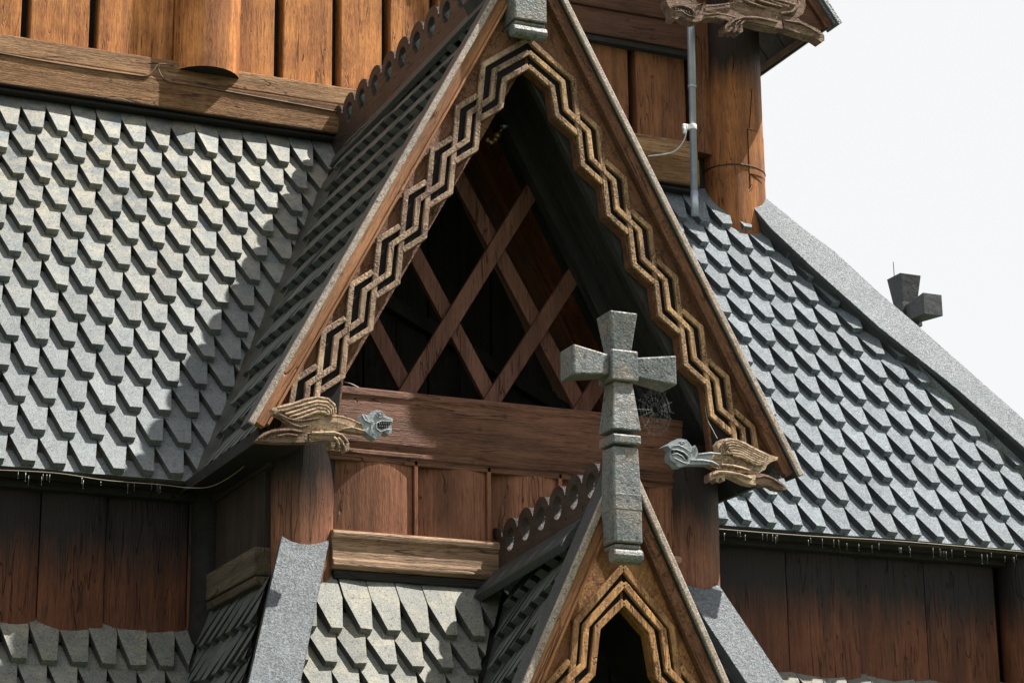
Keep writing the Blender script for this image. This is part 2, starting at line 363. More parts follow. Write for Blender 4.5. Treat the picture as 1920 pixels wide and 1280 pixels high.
# ------------------------------------------------------------------ upper wall
WY = 13.62
mb = MB()
edges = [.3, .72, 1.15, 1.6, 2.05, 2.50, 2.965, 3.39, 3.93, 4.30, 4.60, 4.995, 5.34, 5.68, 6.05, 6.43, 6.81, 7.156, 7.60, 7.80]
for i in range(len(edges)-1):
    a, b = edges[i]+.004, edges[i+1]-.004
    off = .02*((i*7) % 3); lean = .012*(1 if i % 2 else -1)
    # slightly hollow-edged stave with a proud right edge
    pts = [(a, .06), (a, -.046), (a+.006, -.052), ((a+b)/2, -.046), (b-.050, -.034), (b-.044, -.028), (b-.044, .06)]
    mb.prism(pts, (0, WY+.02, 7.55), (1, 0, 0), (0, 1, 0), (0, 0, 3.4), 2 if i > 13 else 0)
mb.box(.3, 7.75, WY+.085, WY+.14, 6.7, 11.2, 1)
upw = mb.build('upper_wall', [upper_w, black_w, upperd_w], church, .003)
mb = MB()   # sill in two layers, upper smooth and lower rough
mb.box(.3, 7.60, WY-.075, WY+.02, 7.475, 7.60, 0)
o1 = mb.build('sill_beam', [beam_w], upw, .008)
mb = MB()
xs = [1.5+i*.25 for i in range(26)]
for i in range(len(xs)-1):
    pass
mb.box(.3, 7.60, WY-.095, WY+.01, 7.262, 7.470, 0); mb.box(.3, 7.60, WY-.07, WY+.02, 7.235, 7.259, 1)  # thin black strip below paints the sill's shadow line
mb.build('sill_beam', [beamlow_w, black_w], upw, .012)
mb = MB(); mb.box(5.9, 7.60, WY-.10, WY-.055, 8.27, 8.46, 0); mb.box(5.9, 7.60, WY-.12, WY-.055, 8.464, 8.62, 0); mb.box(5.9, 7.60, WY-.085, WY-.012, 8.225, 8.267, 1)
mb.build('header_beam', [header_w, black_w], upw, .006)
mb = MB()   # engaged round column, sawn off at the sill
c = at(390, 120, WY-.05); R_ = .216; pts = []
for k in range(24): pts.append((c.x+R_*math.cos(2*PI*k/24), WY+.01+R_*math.sin(2*PI*k/24)))
n = 24; lo = [V((a, b, 7.545)) for a, b in pts]; hi = [V((a, b, 10.6)) for a, b in pts]
mb.add(lo+hi, [(k, (k+1) % n, n+(k+1) % n, n+k) for k in range(n)], 0, True); mb.add(lo, [tuple(range(n))[::-1]], 1)
mb.build('round_column', [upper_w, black_w], upw)
# corner post
def post(name, cx, cy, r0_, r1_, z0, z1, mat, parent, seg=32, wob=.004, extra=None, mats=None):
    m = MB(); nz = 24; vs = []
    ph = random.random()*6
    for i in range(nz+1):
        t = i/nz; z = z0+(z1-z0)*t; r = r0_+(r1_-r0_)*t
        for k in range(seg):
            an = 2*PI*k/seg; rr = r+wob*math.sin(3*an+ph+t*2)+wob*.6*math.sin(7*an+t*9)
            vs.append(V((cx+rr*math.cos(an), cy+rr*math.sin(an), z)))
    m.add(vs, [(i*seg+k, i*seg+(k+1) % seg, (i+1)*seg+(k+1) % seg, (i+1)*seg+k) for i in range(nz) for k in range(seg)], 0, True)
    m.add(vs[:seg], [tuple(range(seg))[::-1]], 0); m.add(vs[-seg:], [tuple(range(seg))], 0)
    if extra: extra(m)
    return m.build(name, mats or [mat], parent)
PCY = 13.70; PCX = at(1372, 300, PCY).x; PR = .224
def band(m):
    pts = [V((PCX+(PR+.003)*math.cos(a), PCY+(PR+.003)*math.sin(a), 7.455+.006*math.sin(a*2))) for a in [2*PI*k/40 for k in range(41)]]
    m.tube(pts, .006, 6, 1, cap=False)
    # let-in patch board
    pp = []
    for k in range(9):
        a = math.radians(-88+k*7.2); pp.append(a)
    vs = [V((PCX+(PR+.0035)*math.cos(a), PCY+(PR+.0035)*math.sin(a), z)) for z in (7.40, 7.72) for a in pp]
    m.add(vs, [(k, k+1, 9+k+1, 9+k) for k in range(8)], 0, True)
    ed = [V((PCX+(PR-.002)*math.cos(pp[0]), PCY+(PR-.002)*math.sin(pp[0]), z)) for z in (7.30, 7.40, 7.55, 7.73)]
    m.tube(ed, .005, 5, 2)
    m.tube([V((PCX+(PR-.002)*math.cos(a), PCY+(PR-.002)*math.sin(a), 7.725)) for a in pp[:4]], .003, 5, 2)
    m.tube([V((PCX+(PR-.002)*math.cos(a), PCY+(PR-.002)*math.sin(a), 7.40-.01*k)) for k, a in enumerate(pp)], .0035, 5, 2)
    cr = [V((PCX+(PR-.002)*math.cos(math.radians(-112+3*math.sin(i))), PCY+(PR-.002)*math.sin(math.radians(-112+3*math.sin(i))), 7.85+i*.05)) for i in range(10)]
    m.tube(cr, .004, 5, 2)
    cr = [V((PCX+(PR-.002)*math.cos(math.radians(-84+2*i)), PCY+(PR-.002)*math.sin(math.radians(-84+2*i)), 7.74+i*.06)) for i in range(6)]
    m.tube(cr, .0028, 5, 2)
post('corner_post', PCX, PCY, .226, .220, 6.75, 10.5, None, upw, 40, .003, band, [post_up_w, crest_w, recess_m])

# ------------------------------------------------------------------ aisle roof
HPX, HPY = 8.02, 13.57                      # hip start
hipn = V((1, 1.0/.905*.905, 0)); hipd = V((1.128, -1.25, -1.92)).normalized()
hipplane_n = V((1.25, 1.128, 0)).normalized(); hipP = V((8.05, 13.57, 7.15))
gL = V((XC-EDX, FY, EZ)); gR = V((XC+EDX, FY, EZ))
def aisle_top(x): return 12
mb = MB()
shingles(mb, OA, (1, 0, 0), SA, NA, .157, .2405, range(0, 13), 0.5-OA.x, 5.0-OA.x, T=.044, phase=3.012-OA.x, base=.07, toprow=12, starter=True, jit=.6)
clipL = [(gL-NL*.115, -NL), ((0, WY+.02, 0), (0, 1, 0))]
mb.build('aisle_roof_tmp', [shing_m, side_m], church, .0035, 1, clipL)
roofL = bpy.data.objects['aisle_roof_tmp']; roofL.name = 'aisle_roof'
mb = MB()
shingles(mb, OA, (1, 0, 0), SA, NA, .167, .2405, range(0, 13), 5.1-OA.x, 10.2-OA.x, T=.044, phase=6.758-OA.x, base=.085, tip=.38, toprow=12, starter=True, jit=.7)
roofR = mb.build('aisle_roof', [shing_b, sideb_m], church, .0035, 1, [(gR-NR*.03, -NR), ((0, WY+.1, 0), (0, 1, 0)), (hipP, hipplane_n)])
def slab(mb, P, Uv, Sv, Nv, u0, u1, s0, s1, n0, n1, m=0):
    P = V(P); mb.frame(P+V(Uv)*u0+V(Sv)*s0+V(Nv)*n0, V(Uv)*(u1-u0), V(Sv)*(s1-s0), V(Nv)*(n1-n0), m)
mb = MB(); slab(mb, OA, (1, 0, 0), SA, NA, -3.0, 1.62, .12, 3.5, -.13, -.085); mb.build('roof_deck', [deck_m], roofL, clips=clipL)
mb = MB(); slab(mb, OA, (1, 0, 0), SA, NA, 1.62, 7.0, .12, 3.5, -.13, -.085); mb.build('roof_deck', [deck_m], roofR, clips=[(gR-NR*.03, -NR), (hipP, hipplane_n)])
# starter boards and wet mossy edge under the lowest course
for (ua, ub, par, cl) in ((-3.0, 1.6, roofL, clipL[:1]), (2.6, 7.0, roofR, [(gR-NR*.05, -NR), (hipP, hipplane_n)])):
    mb = MB(); slab(mb, OA, (1, 0, 0), SA, NA, ua, ub, .07, .32, -.085, -.068, 0); slab(mb, OA, (1, 0, 0), SA, NA, ua, ub, .085, .30, -.110, -.087, 1)
    slab(mb, OA, (1, 0, 0), SA, NA, ua, ub, .10, .6, -.16, -.112, 1)
    mb.build('eave_board', [eavewood_m, black_w], par, .004, clips=cl)
    mb = MB()
    for i in range(80 if par is roofL else 80):
        u = random.uniform(ua, ub); p = OA+V((u, 0, 0))+SA*random.choice((.0, .02))+NA*(-.05-.0)
        if par is roofL and p.x > 3.46: continue
        if p.x > 9.3: continue
        L_ = random.uniform(.012, .05); r_ = random.uniform(.0012, .0024)
        mb.tube([p+V((0, -.002, .01)), p+V((0, -.002, -L_*.6)), p+V((0, -.002, -L_))], [r_*1.5, r_*.5, r_*.7], 5, 0); mb.ball(p+V((0, -.002, -L_)), (r_*1.1, r_*1.1, r_*1.8), 0, 6, 4)
    tag(mb.build('tar_drip', [glass_m], par), kind='stuff')
# hip cap and the slope beyond it
hb = hipd; hside = hb.cross(V((0, 0, 1))).normalized()        # horizontal across
hn = hside.cross(hb).normalized()
if hn.z < 0: hn = -hn
hs_ = hside if hside.y < 0 else -hside
def onA(x, y, off=.06):
    d = rt*((x-960)/FPX)-up*((y-640)/FPX)+fw; P_ = OA+NA*off; q_ = CAMP+d*((P_-CAMP).dot(NA)/d.dot(NA)); return (q_.x, (q_-OA).dot(SA))
mb = MB(); P0 = V((8.03, 13.56, 7.17))
cp = [onA(*q) for q in ((1412, 388), (1424, 376), (1438, 372), (1507, 428), (1567, 472), (1640, 540), (1725, 613), (1920, 785), (2330, 1150), (2330, 1198), (1920, 838), (1793, 727), (1650, 614), (1530, 507), (1445, 427))]
mb.prism(cp, V((0, OA.y, OA.z))+NA*.025, (1, 0, 0), SA, NA*.035, 0, 1)
cq = [onA(*q, .03) for q in ((1410, 392), (1445, 432), (1530, 513), (1650, 620), (1793, 733), (1920, 844), (2330, 1206), (2330, 1190), (1920, 822), (1650, 602), (1430, 388))]
mb.prism(cq, V((0, OA.y, OA.z))-NA*.08, (1, 0, 0), SA, NA*.10, 1, 1)
mb.build('hip_cap', [tar_m, tarside_m], roofR, .006, clips=[((0, 0, 4.44), (0, 0, -1))])
mb = MB(); q = P0
mb.add([q, q+hb*2.9, V((q.x+(q+hb*2.9-q).x, 16.5, (q+hb*2.9).z)), V((q.x, 16.5, q.z))], [(0, 1, 2, 3)], 0)
mb.build('roof_slope', [shing_b], roofR)

# ------------------------------------------------------------------ aisle wall (under the aisle eave)
AWY = 12.15
mb = MB()
def rowboards(mb, xs, y, z0, z1, m=0, bulge=.03, th=.06):
    for i in range(len(xs)-1):
        a, b = xs[i]+.003, xs[i+1]-.003; w = b-a; pts = [(a, .02)]
        for k in range(7):
            t = k/6; pts.append((a+w*t, -bulge*math.sin(PI*(.08+.84*t))+.012*(1-t)))
        pts += [(b, th), (a, th)]
        mb.prism(pts, (0, y+(.012 if i % 2 else 0), z0), (1, 0, 0), (0, 1, 0), (0, 0, z1-z0), m)
xl = [.3, .75, 1.2, 1.65, 2.08, at(-30, 1050, AWY).x, at(73, 1050, AWY).x, at(197, 1050, AWY).x, at(352, 1050, AWY).x, 3.86]
rowboards(mb, xl, AWY, 3.68, 4.62)
mb.box(.3, 4.4, AWY+.16, AWY+.2, 3.0, 4.7, 0); awl = mb.build('aisle_wall', [aisle_w], church, .004); mb = MB()
xr = [6.15, 6.5, 6.85, at(1350, 1150, AWY).x, at(1478, 1150, AWY).x, at(1608, 1150, AWY).x, at(1737, 1150, AWY).x, at(1866, 1150, AWY).x]
rowboards(mb, xr, AWY, 3.60, 4.50, bulge=.022)
aw = mb.build('aisle_wall', [aisle_w], church, .004)
mb = MB(); mb.box(.3, 3.75, AWY-.07, AWY+.03, at(100, 918, AWY-.07).z, 4.60, 0); mb.build('eave_beam', [black_w], awl, .008); mb = MB()
zz = at(1500, 1030, AWY-.06).z
mb.box(6.2, 9.6, AWY-.07, AWY+.03, zz, 4.66, 0); mb.build('eave_beam', [black_w], aw, .008)
xx = at(1905, 1150, AWY)
post('corner_post', xx.x+.05, AWY-.02, .16, .16, 3.5, 4.62, aisle_w, aw, 28, .003)
post('wall_stave', 3.74, AWY-.02, .10, .10, 3.70, 4.55, black_w, awl, 20, .003)
mb = MB(); mb.box(8.4, 9.5, AWY+.1, AWY+.15, 3.0, 4.7, 0); mb.box(4.4, 9.4, AWY+.16, AWY+.2, 3.0, 4.7, 0); mb.build('wall_panel', [black_w], aw)

# lower skirt roofs
kP = math.radians(57); kS, kC = math.sin(kP), math.cos(kP)
NF = V((0, -kS, kC)); SF = V((0, kC, kS)); OF = V((0, 11.0, 3.93))
lt = at(110/3, 854+1140/3, 11.988); OLk = V((0, lt.y, lt.z))
SSs = 1; aLs = math.atan(2.46); NLs = V((-math.sin(aLs), 0, math.cos(aLs))); SLs = V((math.cos(aLs), 0, math.sin(aLs))); OS = V((3.66, 11.0, 3.84))
zc = V((3.70, 12.15, 3.83))
vly = V((1, -.626, 0)).normalized()     # valley plane normal
hipc = V((3.66, 10.97, 0))
mb = MB()
shingles(mb, OLk, (1, 0, 0), SF, NF, .1535, .228, range(-8, 1), .4, 4.2, T=.042, phase=lt.x, tip=.5, toprow=0, jit=.6)
skL = mb.build('lower_roof', [shing_f, side_m], church, .0035, 1, [((3.70, 12.15, 0), vly), ((0, AWY+.02, 0), (0, 1, 0))])
mb = MB(); slab(mb, OLk, (1, 0, 0), SF, NF, .3, 5, -2.0, .45, -.12, -.085); mb.build('roof_deck', [deck_m], skL, clips=[((3.70, 12.15, 0), vly)])
mb = MB()
shingles(mb, OS, (0, 1, 0), SLs, NLs, .15, .228, range(-8, 0), -1.4, 1.2, T=.04, phase=.03, tip=.5, base=.0)
hipn1 = V((1, -1, 0)).normalized()
skS = mb.build('lower_roof', [shing_s, sides_m], church, .0035, 1, [((3.66+.02, 11.0+.02, 0), V((1, -.626, 0)).normalized()), ((3.70, 12.0, 0), V((-1, .626, 0)).normalized())])
mb = MB(); slab(mb, OS, (0, 1, 0), SLs, NLs, -1.6, 1.6, -2, .1, -.10, -.075); mb.build('roof_deck', [shing_s], skS, clips=[((3.66, 11.0, 0), V((1, -.626, 0)).normalized()), ((3.70, 12.13, 0), V((-1, .626, 0)).normalized())])
# front skirt
PX, PY, PZ = 4.945, 9.6, 4.33; PK = .235; PT = 2.11
pS, pC = math.sin(SL2), math.cos(SL2)
# porch slope planes rise towards the front by PK per metre
NpL = V((-PT, PK, 1)).normalized(); NpR = V((PT, PK, 1)).normalized(); Pap = V((PX, PY, PZ))
mb = MB()
shingles(mb, OF, (1, 0, 0), SF, NF, .148, .222, range(-8, 1), 3.4, 6.6, T=.042, phase=4.130, base=-.385, tip=.42, toprow=0, jit=.6)
cornL = (V((3.72, 11.0, 0)), V((-1, 1, 0)).normalized())
skF = mb.build('lower_roof', [shing_f, side_m], church, .0035, 1, [(V((3.72, 10.98, 0)), V((-1, .626, 0)).normalized()), (V((6.20, 10.98, 0)), V((1, .45, 0)).normalized()), ((0, 11.06, 0), (0, 1, 0))])
bm = bmesh.new(); bm.from_mesh(skF.data)      # cut out what the porch gable covers
res = bmesh.ops.bisect_plane(bm, geom=bm.verts[:]+bm.edges[:]+bm.faces[:], plane_co=Pap-NpL*.05, plane_no=NpL)
res = bmesh.ops.bisect_plane(bm, geom=bm.verts[:]+bm.edges[:]+bm.faces[:], plane_co=Pap-NpR*.05, plane_no=NpR)
kill = [f for f in bm.faces if (f.calc_center_median()-(Pap-NpL*.05)).dot(NpL) < 0 and (f.calc_center_median()-(Pap-NpR*.05)).dot(NpR) < 0]
bmesh.ops.delete(bm, geom=kill, context='FACES'); bm.to_mesh(skF.data); bm.free()
mb = MB(); slab(mb, OF, (1, 0, 0), SF, NF, 3.0, 6.9, -2, -.02, -.12, -.085)
mb.build('roof_deck', [deck_m], skF, clips=[(V((3.72, 10.98, 0)), V((-1, .626, 0)).normalized()), (V((6.20, 10.98, 0)), V((1, .45, 0)).normalized())])
# right-hand lower roof
lr = at(1560, 1262, 12.1); mb = MB()
shingles(mb, V((0, 12.1, lr.z)), (1, 0, 0), SF, NF, .165, .228, range(-6, 0), 5.6, 9.5, T=.042, phase=7.35, tip=.4)
skR = mb.build('lower_roof', [shing_f, side_m], church, .0035, 1, [((0, AWY+.02, 0), (0, 1, 0))])
# side skirt on the right of the box (turned away from the camera)
mb = MB(); slab(mb, V((6.22, 11, 3.84)), (0, 1, 0), V((-kC, 0, kS)), V((kS, 0, kC)), -1.6, 1.3, -2, .05, -.06, -.02)
mb.build('lower_roof', [shing_s], church, clips=[((6.22, 11.0, 0), V((-1, -1, 0)).normalized())])

mb = MB(); mb.box(.4, 9.3, 11.3, 13.5, 0, 2.45, 0); mb.box(3.3, 6.6, 10.45, 11.29, 0, 2.5, 0); mb.build('base_wall', [aisle_w], church)
# ------------------------------------------------------------------ box wall under the main gable
BY = 11.03
mb = MB()
xb = [3.95, at(780, 940, BY).x, at(917, 940, BY).x, at(1052, 940, BY).x, 5.66, 6.02]
xb[3] = xb[2]+(xb[2]-xb[1])*1.0
for i in range(len(xb)-1):
    a, b = xb[i], xb[i+1]; w = b-a; pts = [(a+.004, .03)]
    for k in range(9):
        t = k/8; pts.append((a+.004+(w-.034)*t, -.075*math.sin(PI*(.04+.70*t))+.03))
    pts += [(b-.03, .05), (a+.004, .05)]
    mb.prism(pts, (0, BY, 4.09), (1, 0, 0), (0, 1, 0), (0, 0, .44), 0)
    mb.box(b-.028, b-.006, BY-.045, BY+.05, 4.09, 4.53, 0)
gw = mb.build('gable_wall', [wall_w], church, .004)
mb = MB()
z0, z1 = 4.487, 4.865
prof = [(0, z0), (-.0, z0), (-.045, z0), (-.045, z0+.03), (-.055, z0+.036), (-.055, z0+.058), (-.045, z0+.064), (-.06, z0+.10), (-.06, z1-.045), (-.068, z1-.038), (-.068, z1-.008), (-.06, z1), (.07, z1), (.07, z0)]
mb.prism(prof[1:], (3.97, BY, 0), (0, 1, 0), (0, 0, 1), (2.03, 0, 0), 0)
mb.build('tie_beam', [tie_w], gw, .004)
mb = MB(); mb.prism([(.04, 3.93), (-.05, 3.93), (-.07, 3.945), (-.07, 3.975), (-.055, 3.985), (-.055, 4.075), (-.07, 4.085), (-.075, 4.11), (-.06, 4.125), (-.01, 4.13), (.04, 4.13)], (4.015, BY, 0), (0, 1, 0), (0, 0, 1), (1.98, 0, 0), 0)
mb.box(4.03, 6.0, BY-.045, BY+.05, 3.885, 3.927, 1)
mb.build('sill_beam', [sill_w, black_w], gw, .005)
post('corner_post', at(567, 950, 11.12).x, 11.12, .155, .165, 3.72, 4.72, post_w, gw, 36, .002)
post('corner_post', 6.075, 11.06, .15, .16, 3.72, 4.72, post_w, gw, 36, .002)
mb = MB(); mb.box(3.905-.0, 3.93, BY-.10, BY-.05, 3.9, 4.5, 0)
# side walls
mb = MB()
for i in range(3):
    mb.box(3.735+.006*i, 3.79, 11.2+i*.32, 11.2+(i+1)*.32-.006, 3.95, 4.7, 0)
mb.box(3.72, 3.80, 11.1, 12.1, 4.45, 4.75, 0)
sw = mb.build('side_wall', [side_w], church, .004)
mb = MB(); mb.box(6.13, 6.18, 11.2, 12.15, 3.9, 4.7, 0); mb.build('side_wall', [side_w], church)
mb = MB(); mb.box(3.665, 3.79, 11.14, 11.93, 3.905, 4.045, 0); mb.box(3.675, 3.79, 11.14, 11.95, 3.855, 3.90, 0)
mb.build('sill_beam', [sidesill_w], sw, .008)

# hip boards at the feet of the posts
def hipboard(A_, B_, w=.24, th=.06, L_=1.7):
    A_, B_ = V(A_), V(B_); d = (B_-A_).normalized(); side = V((1, 0, 0)); nn = V(NF)
    if side.x < 0: side = -side
    if nn.z < 0: nn = -nn
    m = MB(); pts = []
    for k in range(9):
        t = k/8; pts.append((-w/2+w*t, .05*(1-(2*t-1)**2)-.01))
    poly = [(a_, b_+.0) for a_, b_ in pts]+[(w/2, L_), (-w/2, L_)]
    m.prism([(a_, b_-.04 if b_ < 1 else b_) for a_, b_ in poly], A_-nn*th, side, d, nn*th, 0, 1)
    return m.build('hip_board', [tar_m, tarside_m], skF, .006)
def onF(x, y, off=.10):
    d = rt*((x-960)/FPX)-up*((y-640)/FPX)+fw; P_ = OF+NF*off; return CAMP+d*((P_-CAMP).dot(NF)/d.dot(NF))
hipboard(onF(571, 1019), onF(515, 1280), w=.25)
hipboard(onF(1318, 1102), onF(1437, 1280), w=.235)

# ------------------------------------------------------------------ main gable roof
mb = MB()
OGl = gL-NL*.075; MK = .043
def tilt(o_, k=MK):
    for v_ in o_.data.vertices: v_.co.z -= (v_.co.y-FY)*k
mb2 = []
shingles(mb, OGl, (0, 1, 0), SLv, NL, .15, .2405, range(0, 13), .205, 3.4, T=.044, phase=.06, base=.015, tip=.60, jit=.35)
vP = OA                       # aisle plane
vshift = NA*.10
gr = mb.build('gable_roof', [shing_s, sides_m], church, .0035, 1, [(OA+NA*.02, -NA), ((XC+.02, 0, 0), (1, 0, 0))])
# trim shingles back from the valley so the valley board shows
bm = bmesh.new(); bm.from_mesh(gr.data)
vd = valley_dirL; tilt(gr)
inpl = vd.cross(NL).normalized()
if inpl.y > 0: inpl = -inpl
vpt = isect(NL, gL-NL*.085, NA, OA, gL.x)
bmesh.ops.bisect_plane(bm, geom=bm.verts[:]+bm.edges[:]+bm.faces[:], plane_co=vpt+inpl*.20, plane_no=-inpl, clear_outer=True)
bm.to_mesh(gr.data); bm.free()
mb = MB()
mb.frame(vpt-inpl*.16-vd*.10-NL*.045, inpl*.42, vd*3.35, NL*.03, 0)
mb.build('valley_board', [valley_m], gr, .004, clips=[((0, 0, 4.475), (0, 0, -1)), ((XC, 0, 0), (1, 0, 0)), (gL-NL*.001, NL)])
mb = MB(); slab(mb, gL, (0, 1, 0), SLv, NL, .12, 3.0, .03, 3.1, -.20, -.165, 0)
mb.build('roof_deck', [inner_w], gr, clips=[(OA-NA*.10, -NA), ((XC, 0, 0), (1, 0, 0))])
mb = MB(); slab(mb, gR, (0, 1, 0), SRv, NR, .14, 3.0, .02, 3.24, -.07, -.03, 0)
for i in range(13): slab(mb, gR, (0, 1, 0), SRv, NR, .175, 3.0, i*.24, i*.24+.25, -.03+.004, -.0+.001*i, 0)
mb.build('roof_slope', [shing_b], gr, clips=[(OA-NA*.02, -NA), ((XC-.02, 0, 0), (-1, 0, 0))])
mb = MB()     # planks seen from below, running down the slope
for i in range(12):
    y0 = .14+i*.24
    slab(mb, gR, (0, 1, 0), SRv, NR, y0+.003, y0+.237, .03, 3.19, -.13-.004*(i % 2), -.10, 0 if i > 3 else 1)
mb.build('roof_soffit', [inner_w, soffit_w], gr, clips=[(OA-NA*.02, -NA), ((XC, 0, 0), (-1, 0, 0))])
mb = MB()     # eave edge laminations on the left side
for i, (n0, n1, s0) in enumerate(((-.062, -.046, -.005), (-.082, -.064, .005), (-.105, -.085, .02))):
    slab(mb, gL-NL*.075, (0, 1, 0), SLv, NL, .14, 1.5, s0, s0+.3, n0, n1, 0)
mb.box(gL.x+.07, gL.x+.30, FY+.1, 12.1, EZ-.09, EZ-.03, 1)
mb.build('eave_board', [eaveY_m, black_w], gr, .003, clips=[(OA-NA*.03, -NA)])
# rafters behind the front
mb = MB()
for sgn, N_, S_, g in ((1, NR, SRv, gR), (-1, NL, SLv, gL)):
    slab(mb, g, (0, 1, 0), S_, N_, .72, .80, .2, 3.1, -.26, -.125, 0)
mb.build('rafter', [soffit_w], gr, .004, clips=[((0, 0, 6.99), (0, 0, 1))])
# soffit side boards between verge and lattice plane
mb = MB()
for (a, b, n0) in ((.20, .42, -.135), (.425, .72, -.14)):
    slab(mb, gR, (0, 1, 0), SRv, NR, a, b, .02, 3.12, n0-.03, n0, 0)
    slab(mb, gL, (0, 1, 0), SLv, NL, a, b, .02, 3.12, n0-.03, n0, 0)
mb.build('soffit_board', [soffit_w], gr, .004, clips=[])
# interior back wall, brace, lattice
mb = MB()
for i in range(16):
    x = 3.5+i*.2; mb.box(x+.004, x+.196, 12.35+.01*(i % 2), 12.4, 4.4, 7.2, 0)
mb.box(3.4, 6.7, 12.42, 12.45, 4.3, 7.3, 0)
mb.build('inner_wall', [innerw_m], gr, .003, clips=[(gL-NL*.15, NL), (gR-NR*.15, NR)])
mb = MB(); a = at(700, 545, 12.28); b = at(1075, 775, 12.28); dd = (b-a).normalized(); nn = V((-dd.z, 0, dd.x))
mb.frame(a-dd*.3-nn*.04, dd*((b-a).length+.6), nn*.08, V((0, .06, 0)), 0); mb.build('brace', [soffit_w], gr, .004)
mb = MB(); mb.box(3.85, 6.15, 11.12, 12.34, 4.50, 4.56, 0); mb.build('inner_floor', [black_w], gr)
LY = 11.40
mb = MB()
# lattice crossings (front bars rise to the right, rear bars rise to the left)
frontbars = [((755, 750), (1010, 338)), ((918, 760), (1093, 490)), ((1085, 780), (1165, 655))]
rearbars = [((775, 750), (697, 600)), ((935, 770), (776, 470)), ((1105, 790), (862, 335))]
def lbar(p, q, y, th):
    a = at(*p, y); b = at(*q, y); d = (b-a).normalized(); n_ = V((-d.z, 0, d.x))
    a = a-d*.25; w = .088
    mb.frame(a-n_*w/2, d*((b-a).length+.05), n_*w, V((0, th, 0)), 0)
for p, q in frontbars: lbar(p, q, LY, .035)
for p, q in rearbars: lbar(p, q, LY+.038, .035)
mb.build('lattice', [lattice_w], gr, .003, clips=[(gL-NL*.17, NL), (gR-NR*.17, NR)])

def crest(name, X, c_pts, dz_dy, r_hole, r_out, drop, th, parent, y_front, mat):
    """pierced ridge board: rings in a row, standing on the ridge"""
    m = MB()
    loops = []; cen = [(p.y, p.z) for p in c_pts]
    top = []
    step = cen[1][0]-cen[0][0]
    for (y, z) in cen:
        for k in range(9):
            a = PI*(1-k/8)*1.0
            top.append((y+abs(step)*.5*math.cos(a)*.99, z+.025+(r_out-.025)*math.sin(a)))
    bot = [(top[-1][0], cen[-1][1]-drop), (top[0][0], cen[0][1]-drop)]
    loops.append(top+bot)
    for (y, z) in cen:
        loops.append([(y+r_hole*.86*math.cos(2*PI*k/20), z+r_hole*math.sin(2*PI*k/20)) for k in range(20)][::-1])
    for i in range(len(cen)-1):     # little drilled eyes between the rings
        y = (cen[i][0]+cen[i+1][0])/2; z = (cen[i][1]+cen[i+1][1])/2
        for dz_ in (.03, -.085): loops.append([(y+.007*math.cos(2*PI*k/6), z+dz_+.012*math.sin(2*PI*k/6)) for k in range(6)][::-1])
    m.holes(loops, (X-th/2, 0, 0), (0, 1, 0), (0, 0, 1), (th, 0, 0), 0)
    return m.build(name, [mat], parent)
# evenly spaced along the ridge
a = at(663, 212, XC, 0); b = at(847, 25, XC, 0); n = 7; st = (b-a)/n
pts = [a+st*i for i in range(-1, 15)]; pts = [p for p in pts if p.y > FY+.12]
pts.reverse()
crest('ridge_crest', XC, pts, 0, .069, .128, .215, .07, gr, FY, crest_w)
# ridge cap boards
zr = lambda y: a.z+(y-a.y)*(b.z-a.z)/(b.y-a.y)
mb = MB()
for X_, S_, N_ in ((-1, SLv, NL), (1, SRv, NR)): mb.frame(V((XC+X_*.03, FY+.1, 7.225))-N_*.02, (0, 3.0, -3.0*MK), -S_*.12, N_*.04, 0)
mb.build('ridge_cap', [tarside_m], gr, .006)

# ---- verge, barge boards and fretwork, for both gables
def verge(root, cx, apz, tg, edx, y, NLv, NRv, mats, capdepth=.15, capn=.033, flare=0):
    """grey cap board, fascia and moulding along both slopes; built in the front plane"""
    out = []
    sl = math.atan(tg); s_, c_ = math.sin(sl), math.cos(sl); Lh = edx/c_
    for sgn in (-1, 1):
        up_ = V((-sgn*c_, 0, s_)); nn = V((sgn*s_, 0, c_)); foot = V((cx+sgn*edx, y, apz-edx*tg))
        # slopes stop at the centre line: mitred by clipping
        clip = [((cx, 0, 0), (-sgn, 0, 0))]
        m = MB(); m.frame(foot-nn*capn-up_*.03, up_*(Lh+.2), V((0, .022, 0)), nn*capn, 0); m.frame(foot-nn*(capn-.001)-up_*.028+V((0, .0225, 0)), up_*(Lh+.2), V((0, capdepth-.0225, 0)), nn*(capn-.002), 1)
        o_ = m.build('verge_cap', [mats[0], tarside_m], root, .006, clips=clip); out.append(o_)
        m = MB(); m.frame(foot-nn*(capn+.052)+V((0, .035, 0))+up_*.0, up_*(Lh+.2), V((0, .05, 0)), nn*.050, 0)
        m.frame(foot-nn*(capn+.067)+V((0, .026, 0))+up_*.02, up_*(Lh+.2), V((0, .05, 0)), nn*.014, 0)
        m.build('fascia', [mats[1] if sgn < 0 else mats[2]], root, .004, clips=clip)
    return out
gb = verge(gr, XC, APZ, TG, EDX, FY, NL, NR, (cap_m, stripL_w, bargeR_w))

